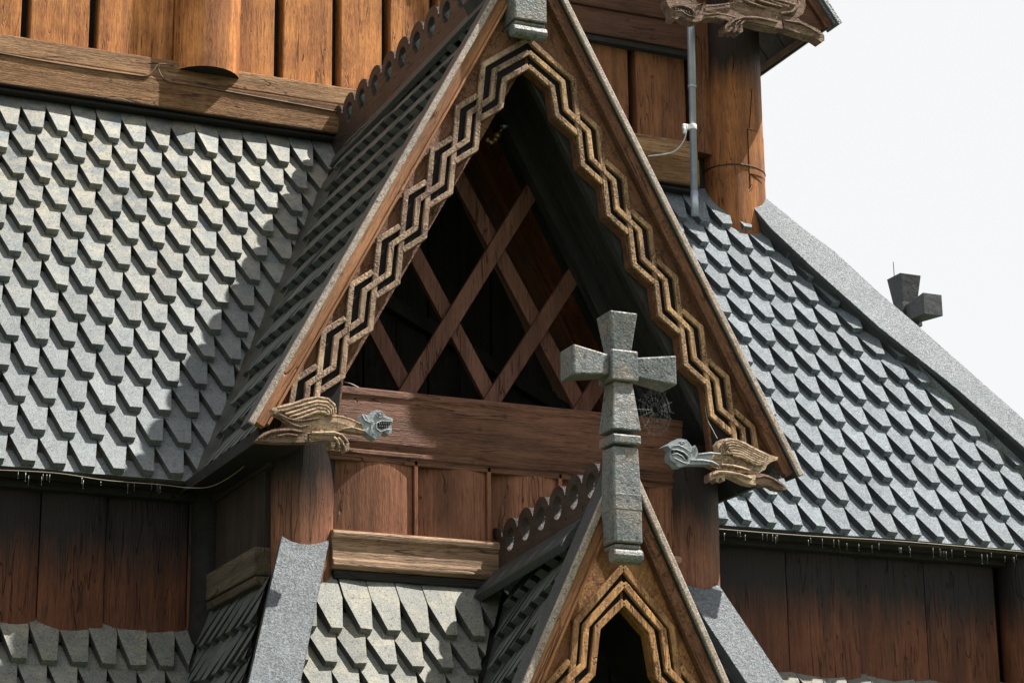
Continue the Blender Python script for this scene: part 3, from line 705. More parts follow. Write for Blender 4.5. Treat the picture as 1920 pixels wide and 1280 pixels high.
FX = 4.972
def P_outer(k): return (.262+.1447*k, 6.585-.2585*k)
def P_inner(k): return (.307+.1447*k, 6.112-.2585*k)        # lower inner corner of long bar k
dv = (.135, -.100)
def half_fret(mb, sgn, K, lead, y, t):
    A = (sgn, 0, 0); O = (FX, y, 0); B = (0, 0, 1); W = .029
    def st_(path, yy, m=0):
        strip(mb, path, W, (FX, yy, 0), A, B, (0, t, 0), m)
    # outer loop 0 and its long bars
    for k in range(K):
        o = P_outer(k); i = P_inner(k)
        start = (0, 6.775) if k == 0 else (o[0]-.112, o[1]+.083)
        end = (i[0]+.118, i[1]-.087)
        if k == K-1: i = (o[0]+.02, 4.63); st_([start, o, i], y+.001*(k % 2)); continue
        if k == K-2: st_([start, o, (i[0], i[1])], y+.001*(k % 2)); continue
        st_([start, o, i, end], y+.001*(k % 2))
    i0 = (.162, 6.370)
    st_([(0, 6.622), (.138, 6.525), i0, (.283, 6.282)], y+.0015)
    mid = [(0, 6.700)]
    for k in range(K-1):
        mid += [(.197+.1447*k, 6.562-.2585*k), (.213+.1447*k, 6.408-.2585*k)]
    mid += [(mid[-1][0]+.13, mid[-1][1]-.097), (mid[-1][0]+.14, mid[-1][1]-.25)]
    st_(mid, y-.004)
def inner_edge(K):
    e = [(0, 6.604)]
    e += [(.124, 6.517), (.147, 6.362)]
    for k in range(K-2): e += [(.272+.1447*k, 6.268-.2585*k), (.292+.1447*k, 6.103-.2585*k)]
    return e
K = 8
for sgn, mat, mat2 in ((-1, bargeL_w, fretL_w), (1, bargeR_w, fret_w)):
    e = inner_edge(K); zb = 4.60; last = e[-1]
    e = [q for q in e if q[1] > zb+.05] ; e.append((e[-1][0]+.02, zb))
    perp = .10/sS
    dxo = lambda z: (APZ-z)/TG+(XC-FX)*(sgn)-.05/sS
    outer = [(dxo(zb), zb), (0, APZ-.11/cS+.0)]
    m = MB(); m.prism(e+[(dxo(zb), zb), (0, APZ-.05/cS)], (FX, FY+.075, 0), (sgn, 0, 0), (0, 0, 1), (0, .055, 0), 0)
    bb = m.build('bargeboard', [mat], gr, .003)
    # tar-dark sheet between the bands, with the shade of deep gaps painted in
    oe = [(0, 6.775)]
    for k in range(K): oe += [P_outer(k), (P_outer(k)[0]+.030, P_outer(k)[1]-.172)]
    oe = [q for q in oe if q[1] > zb+.1]; oe.append((oe[-1][0]+.012, zb+.03))
    ie = [(a+.012, b+.004) for a, b in e]
    m = MB(); m.prism(oe+ie[::-1], (FX, FY+.068, 0), (sgn, 0, 0), (0, 0, 1), (0, .006, 0), 0)
    m.build('shadow_ground', [recess_m], bb)
    m = MB(); half_fret(m, sgn, K, 0, FY+.045, .024); m.build('fretwork', [mat2], bb, .004)
for sgn, mat in ((-1, bargeL_w), (1, soffit_w)):      # straight lining board behind the carved one
    a_ = at(777, 479, FY+.145); b_ = at(705, 604, FY+.145); k_ = abs(a_.z-b_.z)/abs(a_.x-b_.x); x0_ = XC-b_.x; zf = 4.62
    xi = x0_+(b_.z-zf)/k_; za = b_.z+x0_*k_
    m = MB(); m.prism([(xi, zf), (xi+.20, zf), (0, za+.20*k_*.98), (0, za)], (XC, FY+.145, 0), (sgn, 0, 0), (0, 0, 1), (0, .05, 0), 0)
    m.build('lining_board', [mat], gr, .003)
# end block of the left barge board
m = MB(); a = at(500, 800, FY+.1); b = at(642, 775, FY+.1)

# ---- kingpost foot of the main gable (bottom of its cross)
def kingpost(mb, cx, y0, w, d, zt, zb, m=0):
    mb.box(cx-w/2, cx+w/2, y0, y0+d, zb+.07, zt, m)
    mb.box(cx-w/2+.006, cx+w/2-.006, y0+.012, y0+d, zb+.045, zb+.066, m)
    # rolled foot
    n = 14; r = .036; pts = [(y0+.036+r*math.cos(2*PI*k/n)*1.05, zb+.014+r*math.sin(2*PI*k/n)) for k in range(n)]
    vs = [V((cx-w/2-.004, a_, b_)) for a_, b_ in pts]+[V((cx+w/2+.004, a_, b_)) for a_, b_ in pts]
    mb.add(vs, [(k, (k+1) % n, n+(k+1) % n, n+k) for k in range(n)]+[tuple(range(n))[::-1], tuple(range(n, 2*n))], m, False)
mb = MB(); q = at(965, 40, FY-.07); q2 = at(1026, 40, FY-.07); q3 = at(995, 62, FY-.07)
kingpost(mb, (q.x+q2.x)/2, FY-.07, q2.x-q.x, .16, 8.2, q3.z-.0, 0)
mb.build('roof_cross', [cross_m], gr, .008)

# ------------------------------------------------------------------ porch gable with its cross
pg = MB()
def shear(obj, y0=PY, k=PK):
    for v_ in obj.data.vertices: v_.co.z -= (v_.co.y-y0)*k
PE = .95     # half width of the porch roof
pgL = V((PX-PE, PY, PZ-PE*PT)); pgR = V((PX+PE, PY, PZ-PE*PT))
NLp = V((-pS, 0, pC)); NRp = V((pS, 0, pC)); SLp = V((pC, 0, pS)); SRp = V((-pC, 0, pS)); PL = PE/pC
mb = MB()
shingles(mb, pgL-NLp*.035, (0, 1, 0), SLp, NLp, .125, .232, range(0, 9), .17, 1.9, T=.044, phase=.02, base=.06, tip=.60, jit=.4)
porch = mb.build('porch_roof', [shing_s, sides_m], church, .0035, 1, [((PX, 0, 0), (1, 0, 0))]); shear(porch)
bm = bmesh.new(); bm.from_mesh(porch.data)
for co, no in (((0, 11.0, 0), (0, 1, 0)), (OF+NF*.0, -NF)):
    bmesh.ops.bisect_plane(bm, geom=bm.verts[:]+bm.edges[:]+bm.faces[:], plane_co=co, plane_no=no, clear_outer=True)
# keep clear of the valley
PNL = NpL; vd2 = PNL.cross(NF).normalized(); vd2 = vd2 if vd2.z > 0 else -vd2
in2 = vd2.cross(PNL).normalized(); in2 = in2 if in2.y < 0 else -in2
v2 = isect(PNL, Pap-PNL*.035, NF, OF, PX-.5)
bmesh.ops.bisect_plane(bm, geom=bm.verts[:]+bm.edges[:]+bm.faces[:], plane_co=v2+in2*.09, plane_no=-in2, clear_outer=True)
bm.to_mesh(porch.data); bm.free()
mb = MB(); mb.frame(v2-in2*.03-vd2*1.6-PNL*.06, in2*.24, vd2*3.2, PNL*.02, 0)
mb.build('valley_board', [tarside_m], porch, .004, clips=[((0, 10.98, 0), (0, 1, 0)), ((PX, 0, 0), (1, 0, 0))])
mb = MB(); slab(mb, pgL, (0, 1, 0), SLp, NLp, .145, 1.7, 0, PL, -.13, -.09, 0); slab(mb, pgL, (0, 1, 0), SLp, NLp, .145, 1.7, 0, PL, -.16, -.133, 1)
o = mb.build('roof_deck', [deck_m, black_w], porch, clips=[((PX, 0, 0), (1, 0, 0)), ((0, 10.98, 0), (0, 1, 0))]); shear(o)
mb = MB(); slab(mb, pgR, (0, 1, 0), SRp, NRp, .145, 1.7, 0, PL, -.09, -.037, 0); slab(mb, pgR, (0, 1, 0), SRp, NRp, .145, 1.7, 0, PL, -.16, -.093, 1)
o = mb.build('roof_slope', [shing_b, black_w], porch, clips=[((PX, 0, 0), (-1, 0, 0)), ((0, 10.98, 0), (0, 1, 0))]); shear(o)
mb = MB()
for i in range(10): mb.box(PX-1+i*.2+.004, PX-1+i*.2+.196, 10.2+.008*(i % 2), 10.26, 1.8, 4.1, 0)
mb.build('inner_wall', [black_w], porch, .003, clips=[(Pap-NpL*.15, NpL), (Pap-NpR*.15, NpR)])
verge(porch, PX, PZ, PT, PE, PY, NLp, NRp, (cap_m, stripL_w, bargeR_w), capdepth=.15)
# crest on the porch ridge
cpx = [(938, 1029), (966, 1012), (994, 993), (1025, 972), (1055, 953), (1086, 932), (1117, 905)]
a = at(938, 1029, PX, 0); b = at(1086, 932, PX, 0); st = (b-a)/5
crest('ridge_crest', PX, [a+st*i for i in range(8)][::-1], 0, .060, .108, .15, .06, porch, PY, crest_w)
mb = MB(); g0 = at(857, 1104, PX-.14, 0)
c0 = at(925, 1087, PX-.03, 0); c1 = at(1090, 986, PX-.03, 0); e_ = (c1-c0)
mb.frame(c0+V((-.0, 0, -.01))-e_*.04, e_*1.1, V((-.115, 0, -.135)), V((-.035, 0, .03)), 0)
mb.build('ridge_cap', [tarside_m], porch, .006)
# porch barge boards and fretwork
def pf(x, y): q = at(x, y, PY+.03); return (abs(q.x-PX), q.z)
zb = 2.35
O1 = (.0, 3.761); OC = [(.243+.15*q, 3.495-.295*q) for q in range(4)]
IC0t = (.128, 3.465); 
def porch_half(mb, sgn):
    W = .031
    def st_(path, yy): strip(mb, path, W, (PX, yy, 0), (sgn, 0, 0), (0, 0, 1), (0, .024, 0), 0)
    y = PY+.045
    for k, o in enumerate(OC):
        i = (o[0]+.060, o[1]-.525); start = O1 if k == 0 else (o[0]-.112, o[1]+.118)
        st_([start, o, i, (i[0]+.118, i[1]-.115)], y+.001*(k % 2))
    st_([(0, 3.604), (.137, 3.475), (.168, 3.265), (.285, 3.150)], y+.0015)
    mid = [(0, 3.686)]
    for k in range(4): mid += [(.196+.15*k, 3.480-.295*k), (.216+.15*k, 3.300-.295*k)]
    st_(mid, y-.004)
for sgn in (-1, 1):
    e = [(0, 3.583), (.122, 3.460), (.153, 3.272)]
    for k in range(3): e += [(.272+.15*k, 3.155-.295*k), (.303+.15*k, 2.977-.295*k)]
    e = e+[(e[-1][0]+.01, 2.2)]
    m = MB(); m.prism(e+[((PZ-2.2)/PT-.05/pS, 2.2), (0, PZ-.05/pC)], (PX, PY+.075, 0), (sgn, 0, 0), (0, 0, 1), (0, .055, 0), 0)
    bb = m.build('bargeboard', [bargeP_w], porch, .003)
    oe = [(0, 3.761)]
    for k in range(4): oe += [OC[k], (OC[k][0]+.030, OC[k][1]-.205)]
    m = MB(); m.prism(oe+[(oe[-1][0], 2.25)]+[(a_+.012, b_+.004) for a_, b_ in e[:-1]][::-1], (PX, PY+.068, 0), (sgn, 0, 0), (0, 0, 1), (0, .006, 0), 0)
    m.build('shadow_ground', [recess_m], bb)  # dark sheet again, shade painted between the porch bands
    m = MB(); porch_half(m, sgn); m.build('fretwork', [fret2_w], bb, .004)

# roof cross in front of the porch gable
def frustum(mb, c, ax, w0, w1, d0, d1, L_, m=0):
    """tapered bar from c along ax; w in the cross plane, d in depth"""
    c = V(c); ax = V(ax); yy = abs(ax.y) > .5; sd = V((1, 0, 0)) if yy else V((ax.z, 0, -ax.x)).normalized(); dp = V((0, 0, 1)) if yy else V((0, 1, 0))
    vs = []
    for (p, w, d) in ((c, w0, d0), (c+ax*L_, w1, d1)):
        for a_, b_ in ((-1, -1), (1, -1), (1, 1), (-1, 1)): vs.append(p+sd*w*.5*a_+dp*d*.5*b_)
    mb.add(vs, [(0, 1, 2, 3), (7, 6, 5, 4), (0, 4, 5, 1), (1, 5, 6, 2), (2, 6, 7, 3), (3, 7, 4, 0)], m)
CY = 9.53
def roof_cross(name, parent, cx, cy, zc, k=1.0, full=True, m_=None):
    m = MB()
    m.box(cx-.070*k, cx+.070*k, cy-.072*k, cy+.072*k, zc-.076*k, zc+.072*k)
    frustum(m, (cx, cy, zc+.070*k), (0, 0, 1), .095*k, .145*k, .10*k, .15*k, .185*k)
    frustum(m, (cx-.068*k, cy, zc+.0), (-1, 0, 0), .095*k, .145*k, .10*k, .15*k, .195*k)
    frustum(m, (cx+.068*k, cy, zc+.0), (1, 0, 0), .095*k, .145*k, .10*k, .15*k, .20*k)
    if full:
        frustum(m, (cx, cy, zc-.075*k), (0, 0, -1), .098*k, .150*k, .10*k, .150*k, .235*k)
        m.box(cx-.073, cx+.073, cy-.075, cy+.073, zc-.375, zc-.330)
        frustum(m, (cx, cy, zc-.385), (0, 0, -1), .128, .145, .12, .14, .30)
        kingpost(m, cx, cy-.068, .140, .13, zc-.60, 3.765)
    else:
        frustum(m, (cx, cy, zc-.075*k), (0, 0, -1), .098*k, .150*k, .10*k, .150*k, .235*k)
        m.box(cx-.06*k, cx+.06*k, cy-.06*k, cy+.06*k, zc-1.6, zc-.30*k)
    return m.build(name, [m_ or cross_m], parent, .008, 2)
zc_ = at(1171, 692, CY).z; cxx = at(1172, 692, CY-.07).x
o = roof_cross('roof_cross', porch, cxx, CY, zc_)
tag(o, 'grey tarred cross standing on the porch gable')
# far cross over the hip
fy = 14.6; fc_m = tarred('dark far cross', (.045, .047, .052), (.075, .078, .085), (.01, .01, .01), pebble=.6, rough=.6, spec=.3, island=False)
m = MB(); ztop = at(1700, 521, fy).z; xw = at(1697, 560, fy).x
frustum(m, (xw, fy, ztop-.235), (0, 0, 1), .12, .185, .13, .185, .235)
m.box(xw-.085, xw+.085, fy-.085, fy+.085, ztop-.40, ztop-.225)
frustum(m, (xw, fy-.08, ztop-.315), (0, -1, 0), .12, .165, .12, .165, .28); frustum(m, (xw, fy+.08, ztop-.315), (0, 1, 0), .11, .13, .11, .13, .10)
frustum(m, (xw, fy, ztop-.39), (0, 0, -1), .12, .17, .12, .17, .25)
m.box(xw-.075, xw+.075, fy-.075, fy+.075, ztop-2.4, ztop-.63)
m.tube([V((xw-.085, fy, ztop-.05)), V((xw-.087, fy, ztop+.115))], .004, 5, 0)
o = m.build('roof_cross', [fc_m], church, .005); tag(o, 'small dark cross beyond the right roof ridge')

# ------------------------------------------------------------------ upper gable corner, top right
UY = 13.06
tip_ = at(1577, 38, UY); TU = 1.38; ul = math.atan(TU); uS, uC = math.sin(ul), math.cos(ul)
Nu = V((uS, 0, uC)); Su = V((-uC, 0, uS))
mb = MB()
for i in range(20):
    slab(mb, tip_, (0, 1, 0), Su, Nu, .02, 2.0, i*.24, i*.24+.26, -.05, -.01+.0015*i, 0)
ug = mb.build('upper_gable_roof', [shing_b], church, .004)
mb = MB()
for i in range(8): slab(mb, tip_, (0, 1, 0), Su, Nu, .06+i*.24,   .06+i*.24+.234, .0, 4.8, -.12, -.09, 0)
slab(mb, tip_, (0, 1, 0), Su, Nu, .06, 2.0, .02, .06, -.17, -.12, 1)
mb.build('roof_soffit', [side_w, header_w], ug, .004)
mb = MB(); slab(mb, tip_, (0, 1, 0), Su, Nu, .0, .16, -.02, 4.8, -.036, 0, 0); slab(mb, tip_, (0, 1, 0), Su, Nu, .035, .08, 0, 4.8, -.10, -.038, 1)
slab(mb, tip_, (0, 1, 0), Su, Nu, .026, .08, .01, 4.8, -.125, -.105, 1); slab(mb, tip_, (0, 1, 0), Su, Nu, .05, .10, .02, 4.8, -.33, -.127, 1)
mb.build('verge_cap', [tar_m, header_w], ug, .005)

# ------------------------------------------------------------------ carved dragons
def carve(name, parent, Y, th, outline, ridges, legs, heads, mats, sc=1.0, label=None, extra=None, ridge_r=.008):
    """outline pieces are in photo survey positions on the plane Y"""
    mb = MB()
    def P(x, y, yy=Y): q = at(x, y, yy); return (q.x, q.z)
    for poly, mi, dy in outline:
        pts = [P(*q) for q in poly]
        mb.prism(pts, (0, Y-dy, 0), (1, 0, 0), (0, 0, 1), (0, th+dy, 0), mi)
    for path, r, mi, dy in ridges:
        pp = [V((P(*q)[0], Y-dy, P(*q)[1])) for q in path]
        n_ = len(pp); rs = [r*(.55+.45*math.sin(PI*min(1, (i+.6)/n_))) for i in range(n_)]
        mb.tube(pp, rs, 7, mi, True)
    if extra: extra(mb, P)
    o_ = mb.build(name, mats, parent, .005, 2, angle=30)
    if label: tag(o_, label)
    return o_
def zz1(x, y): return (440+x*.1875, 700+y*.1875)
def zl(L_, f_): return [f_(*q) for q in L_]
body = zl([(370, 350), (480, 310), (600, 285), (700, 248), (800, 230), (900, 240), (980, 280), (1020, 340), (1018, 412), (1100, 430), (1200, 468), (1290, 520), (1300, 600), (1200, 585), (1080, 565), (1000, 585), (940, 600), (820, 590), (700, 610), (620, 680), (500, 660), (400, 640), (300, 665), (215, 668), (300, 590), (400, 555), (520, 535), (600, 560), (560, 500), (480, 440), (400, 400)], zz1)
tail = zl([(210, 672), (290, 590), (400, 552), (520, 540), (620, 560), (720, 600), (740, 690), (600, 690), (420, 690), (300, 680)], zz1)
leg = zl([(740, 620), (820, 590), (960, 580), (1060, 600), (1120, 650), (1142, 700), (1138, 770), (1105, 780), (1085, 735), (1065, 720), (1055, 760), (1030, 740), (1010, 700), (990, 745), (965, 735), (955, 690), (900, 670), (800, 680), (740, 690)], zz1)
headp = zl([(1240, 470), (1255, 430), (1275, 405), (1330, 425), (1360, 385), (1410, 370), (1460, 385), (1500, 425), (1575, 455), (1570, 495), (1555, 510), (1565, 560), (1560, 600), (1530, 615), (1480, 580), (1450, 630), (1400, 660), (1340, 620), (1290, 575), (1255, 520)], zz1)
R1 = []
for k, off in enumerate((0, 1, 2, 3, 4)):
    w = off*33
    path = zl([(420+w*1.2, 352+w*.9), (560+w*.7, 318+w), (700+w*.4, 275+w*1.05), (820, 250+w*1.05), (920-w*.2, 265+w), (985-w*.55, 320+w*.75), (1000-w*.75, 400+w*.25)], zz1)
    R1.append((path, .010, 0 if k else 0, .012))
R1 += [(zl([(960, 430), (1060, 440), (1160, 470), (1270, 520)], zz1), .007, 0, .012), (zl([(1060, 560), (1160, 545), (1290, 580)], zz1), .006, 0, .012),
       (zl([(760, 600), (880, 600), (980, 600), (1060, 625), (1120, 690)], zz1), .010, 0, .014), (zl([(1020, 640), (1060, 690), (1090, 750)], zz1), .007, 0, .016), (zl([(980, 640), (1010, 670), (1035, 720)], zz1), .007, 0, .016),
       (zl([(430, 410), (520, 455), (620, 480), (730, 470), (850, 450)], zz1), .007, 1, .012), (zl([(460, 440), (560, 510), (650, 540), (740, 520)], zz1), .007, 1, .010),
       (zl([(230, 655), (330, 600), (450, 575), (560, 570), (660, 590)], zz1), .009, 1, .012), (zl([(420, 630), (520, 610), (620, 625)], zz1), .008, 1, .010)]
def headdetail(mb, P, f, sgn=1):
    def T(L_, r, mi, dy): mb.tube([V((P(*f(*q))[0], DY-dy, P(*f(*q))[1])) for q in L_], r, 6, mi)
    c = P(*f(1440, 415)); mb.ball((c[0], DY-.014, c[1]), (.007, .006, .007), 2, 10, 6)
    ring = [(1440+32*math.cos(2*PI*k/12), 415+30*math.sin(2*PI*k/12)) for k in range(13)]
    T(ring, .0028, 2, .014)
    T([(1405, 555), (1410, 500), (1460, 480), (1540, 485), (1570, 478)], .0035, 2, .014)
    T([(1405, 555), (1450, 590), (1500, 570), (1545, 565)], .0035, 2, .014)
    for q in range(5):
        x = 1435+q*22; c = P(*f(x, 505)); mb.box(c[0]-.0016, c[0]+.0016, DY-.018, DY-.008, c[1]-.004, c[1]+.003, 2)
        c = P(*f(x+6, 535)); mb.box(c[0]-.0016, c[0]+.0016, DY-.018, DY-.008, c[1]-.003, c[1]+.004, 2)
    mth = [P(*f(*q)) for q in ((1420, 545), (1425, 500), (1470, 492), (1545, 500), (1540, 530), (1500, 545), (1455, 560))]
    mb.prism(mth, (0, DY-.014, 0), (1, 0, 0), (0, 0, 1), (0, .004, 0), 3)
    T([(1265, 420), (1290, 470), (1345, 500)], .004, 2, .014); T([(1300, 430), (1330, 480), (1380, 490)], .003, 2, .014)
    T([(1360, 520), (1350, 570), (1390, 620)], .003, 2, .014); T([(1470, 440), (1530, 460), (1570, 465)], .003, 2, .014)
DY = FY-.07
bbl = [o_ for o_ in bpy.data.objects if o_.name.startswith('bargeboard')][0]
bbr = [o_ for o_ in bpy.data.objects if o_.name.startswith('bargeboard')][1]
carve('dragon_carving', gr, DY, .052, [(body, 0, 0), (tail, 1, .004), (leg, 0, .008), (headp, 2, .010)], R1, None, None,
      [dragon_m, dragondk_m, head_m, recess_m], label='left winged dragon carving, grey head facing right', extra=lambda mb, P: headdetail(mb, P, zz1))
def zz2(x, y): return (1220+x*.15625, 790+y*.15625)
body2 = zl([(740, 385), (820, 370), (800, 270), (840, 215), (930, 195), (1030, 210), (1120, 240), (1230, 300), (1330, 350), (1440, 400), (1530, 425), (1520, 460), (1450, 480), (1400, 520), (1380, 570), (1310, 610), (1250, 640), (1160, 620), (1000, 600), (860, 580), (780, 560), (700, 520)], zz2)
leg2 = zl([(700, 625), (760, 590), (850, 585), (1000, 605), (1120, 640), (1250, 640), (1255, 765), (1150, 745), (1050, 700), (960, 660), (890, 650), (880, 715), (860, 710), (845, 680), (820, 670), (800, 725), (785, 725), (770, 680), (740, 690), (715, 720), (700, 700)], zz2)
tail2 = zl([(1240, 640), (1300, 620), (1400, 640), (1520, 700), (1600, 760), (1632, 810), (1600, 825), (1500, 810), (1430, 770), (1330, 770), (1255, 740)], zz2)
headp2 = zl([(155, 300), (200, 270), (250, 250), (290, 218), (350, 208), (420, 225), (460, 270), (490, 320), (520, 285), (545, 330), (560, 390), (700, 370), (740, 385), (700, 520), (560, 515), (440, 520), (380, 545), (320, 550), (280, 500), (225, 460), (220, 400), (235, 340), (200, 300)], zz2)
R2 = []
for k in range(7):
    w = k*33
    R2.append((zl([(835-0+w*.9, 400-w*.05), (825+w*.75, 320+w*.4), (870+w*.5, 245+w*.85), (940+w*.35, 222+w), (1030+w*.3, 240+w), (1150+w*.1, 300+w*.95), (1290-w*.1, 370+w*.8), (1400-w*.4, 425+w*.5)], zz2), .009, 0, .012))
R2 += [(zl([(560, 400), (700, 385), (820, 395)], zz2), .006, 2, .014), (zl([(470, 470), (600, 470), (720, 490), (800, 530)], zz2), .006, 2, .014), (zl([(840, 520), (960, 530), (1080, 560), (1180, 590)], zz2), .007, 0, .010),
       (zl([(730, 640), (800, 610), (900, 615), (1050, 640), (1200, 690)], zz2), .009, 0, .014), (zl([(1260, 680), (1350, 660), (1450, 690), (1590, 790)], zz2), .007, 1, .010),
       (zl([(235, 345), (300, 345), (380, 375), (440, 430), (430, 480)], zz2), .005, 2, .014), (zl([(240, 400), (300, 390), (360, 420), (400, 470)], zz2), .004, 2, .014), (zl([(245, 300), (320, 290), (400, 330), (470, 380)], zz2), .004, 2, .014),
       (zl([(260, 440), (320, 470), (380, 500), (450, 510)], zz2), .004, 2, .014), (zl([(480, 380), (515, 300), (540, 370)], zz2), .004, 2, .014)]
def hd2(mb, P):
    c = P(*zz2(355, 272)); mb.ball((c[0], DY-.014, c[1]), (.006, .006, .005), 2, 10, 6)
    mb.tube([V((P(*zz2(355+38*math.cos(a), 272+32*math.sin(a)))[0], DY-.014, P(*zz2(355+38*math.cos(a), 272+32*math.sin(a)))[1])) for a in [2*PI*k/12 for k in range(13)]], .0028, 6, 2)
    mth = [P(*zz2(*q)) for q in ((235, 355), (300, 350), (380, 390), (430, 450), (400, 465), (340, 420), (280, 395), (235, 390))]
    mb.prism(mth, (0, DY-.014, 0), (1, 0, 0), (0, 0, 1), (0, .004, 0), 3)
    for k in range(6):
        c = P(*zz2(262+k*24, 372+k*12)); mb.box(c[0]-.0014, c[0]+.0014, DY-.017, DY-.008, c[1]-.003, c[1]+.003, 2)
carve('dragon_carving', gr, DY, .052, [(body2, 0, 0), (tail2, 1, .004), (leg2, 0, .008), (headp2, 2, .010)], R2, None, None,
      [dragon_m, dragondk_m, head_m, recess_m], label='right winged dragon carving, grey head facing left', extra=hd2)
# upper dragon
def zz3(x, y): return (1220+x*400/1920, y*400/1920)
DY = UY-.07
body3 = zl([(480, 70), (490, 45), (600, 40), (740, 25), (745, -20), (820, -60), (1000, -90), (1200, -60), (1390, 0), (1395, 60), (1370, 130), (1300, 170), (1180, 150), (1180, 265), (1100, 255), (1000, 240), (880, 205), (860, 200), (800, 210), (700, 190), (600, 165), (500, 160), (440, 195)], zz3)
leg3 = zl([(665, 240), (700, 195), (780, 158), (900, 150), (1050, 165), (1170, 190), (1185, 268), (1100, 250), (1000, 225), (880, 200), (840, 205), (820, 240), (825, 290), (800, 305), (770, 280), (750, 300), (720, 280), (700, 295), (668, 290)], zz3)
tail3 = zl([(1180, 150), (1280, 160), (1400, 215), (1510, 270), (1560, 320), (1562, 370), (1540, 385), (1480, 345), (1400, 320), (1300, 290), (1200, 250)], zz3)
headp3 = zl([(130, -10), (180, 0), (190, -60), (260, -90), (340, -60), (400, 10), (430, 40), (480, 30), (500, 160), (440, 195), (400, 205), (330, 185), (270, 150), (230, 180), (185, 165), (190, 110), (150, 50)], zz3)
R3 = [(zl([(760, -20), (900, 40), (1030, 80)], zz3), .010, 0, .012), (zl([(860, -30), (1000, 30), (1170, 75)], zz3), .012, 0, .014), (zl([(980, -50), (1120, 10), (1290, 55)], zz3), .012, 0, .014),
      (zl([(490, 70), (600, 60), (740, 35)], zz3), .007, 0, .012), (zl([(480, 140), (600, 130), (700, 150), (760, 170)], zz3), .007, 0, .012), (zl([(1160, 130), (1260, 120), (1330, 50), (1300, -20)], zz3), .012, 0, .014),
      (zl([(690, 250), (740, 195), (820, 170), (950, 170), (1130, 210)], zz3), .010, 0, .014), (zl([(740, 280), (760, 220), (800, 190)], zz3), .006, 0, .016), (zl([(790, 290), (800, 230), (830, 200)], zz3), .006, 0, .016),
      (zl([(190, 60), (280, 60), (360, 90), (400, 140), (370, 170)], zz3), .006, 0, .014), (zl([(200, 110), (270, 110), (330, 150), (380, 160)], zz3), .006, 0, .014), (zl([(420, 60), (470, 30), (440, 100)], zz3), .007, 0, .014),
      (zl([(1200, 190), (1320, 210), (1430, 260), (1530, 320)], zz3), .007, 0, .010)]
def hd3(mb, P):
    mth = [P(*zz3(*q)) for q in ((200, 75), (280, 75), (350, 105), (375, 140), (340, 140), (280, 105), (200, 100))]
    mb.prism(mth, (0, DY-.014, 0), (1, 0, 0), (0, 0, 1), (0, .004, 0), 3)
    for k in range(6):
        c = P(*zz3(215+k*24, 88+k*6)); mb.box(c[0]-.003, c[0]+.003, DY-.018, DY-.008, c[1]-.006, c[1]+.006, 0)
carve('dragon_carving', ug, DY, .085, [(body3, 0, 0), (tail3, 0, .004), (leg3, 0, .010), (headp3, 0, .008)], R3, None, None,
      [dragondk_m, dragondk_m, head_m, recess_m], label='upper brown dragon carving above the drainpipe', extra=hd3)

# ------------------------------------------------------------------ things fixed to the church
PYp = 13.33
m = MB(); a = at(1295, 40, PYp); b = at(1302, 372, PYp)
m.tube([a+V((0, 0, .4)), a, a+(b-a)*.37, a+(b-a)*.371, b], [.027, .027, .027, .024, .024], 16, 0)
m.tube([a+(b-a)*.365, a+(b-a)*.385], .030, 16, 0); m.tube([b+(a-b)*.04, b-V((0, 0, .12))], .026, 16, 0)
pipe = m.build('drainpipe', [pipe_m], church)
m = MB(); c = at(1298, 239, PYp); m.tube([c+V((0, 0, -.018)), c+V((0, 0, .018))], .031, 16, 0); m.box(c.x-.075, c.x-.02, c.y-.01, c.y+.01, c.z-.02, c.z+.015, 0); m.box(c.x-.07, c.x-.052, c.y-.015, c.y+.01, c.z-.055, c.z-.018, 0)
m.build('pipe_clip', [white_m], pipe, .003)

def wire(name, pts, r, mat, label, cat, group=None):
    m = MB(); P_ = [V(p) for p in pts]; out = []
    for i in range(len(P_)-1):       # catmull-rom
        p0 = P_[max(i-1, 0)]; p1 = P_[i]; p2 = P_[i+1]; p3 = P_[min(i+2, len(P_)-1)]
        for t in [k/8 for k in range(8)]:
            out.append(.5*((2*p1)+(p2-p0)*t+(2*p0-5*p1+4*p2-p3)*t*t+(-p0+3*p1-3*p2+p3)*t**3))
    out.append(P_[-1]); m.tube(out, r, 6, 0)
    o_ = m.build(name, [mat], None); tag(o_, label, cat, group); return o_
by = WY-.10
def W(x, y, yy=None): return at(x, y, yy if yy is not None else by)
wire('cable', [W(-10, 98), W(100, 118), W(238, 139), W(275, 142), W(288, 132), W(298, 121), W(318, 122), W(335, 126, WY-.02)], .0045, cable_m, 'thin pale cable running left of its loop along the upper sill beam', 'cable')
wire('cable', [W(300, 122), W(297, 130), W(305, 145), W(320, 154), W(360, 160), W(440, 174), W(560, 196), W(640, 211)], .0045, cable_m, 'thin dark cable running right of the loop along the upper sill beam', 'cable')
wy = 11.78
wire('wire', [at(-20, 880, wy), at(100, 886, wy), at(200, 900, wy), at(300, 908, wy), at(355, 914, wy), at(400, 910, 11.6), at(450, 880, 11.3), at(480, 845, 11.0)], .0022, wire_m, 'thin wire strung below the dripping left eave', 'wire')
wire('wire', [at(1336, 990, wy+.02), at(1500, 1003, wy), at(1700, 1015, wy), at(1930, 1035, wy)], .0022, wire_m, 'thin wire strung below the dripping right eave', 'wire')
wire('lightning_wire', [at(1288, 235, 13.30), at(1283, 262, 13.35), at(1262, 285, 13.45), at(1215, 293, 13.5)], .0045, white_m, 'thin white wire drooping from the drainpipe clip to the wall', 'wire')
wire('loose_wire', [at(645, 716, 11.05), at(660, 720, 11.0), at(675, 728, 10.97)], .003, white_m, 'short loose white wire end above the left end of the tie beam', 'wire')
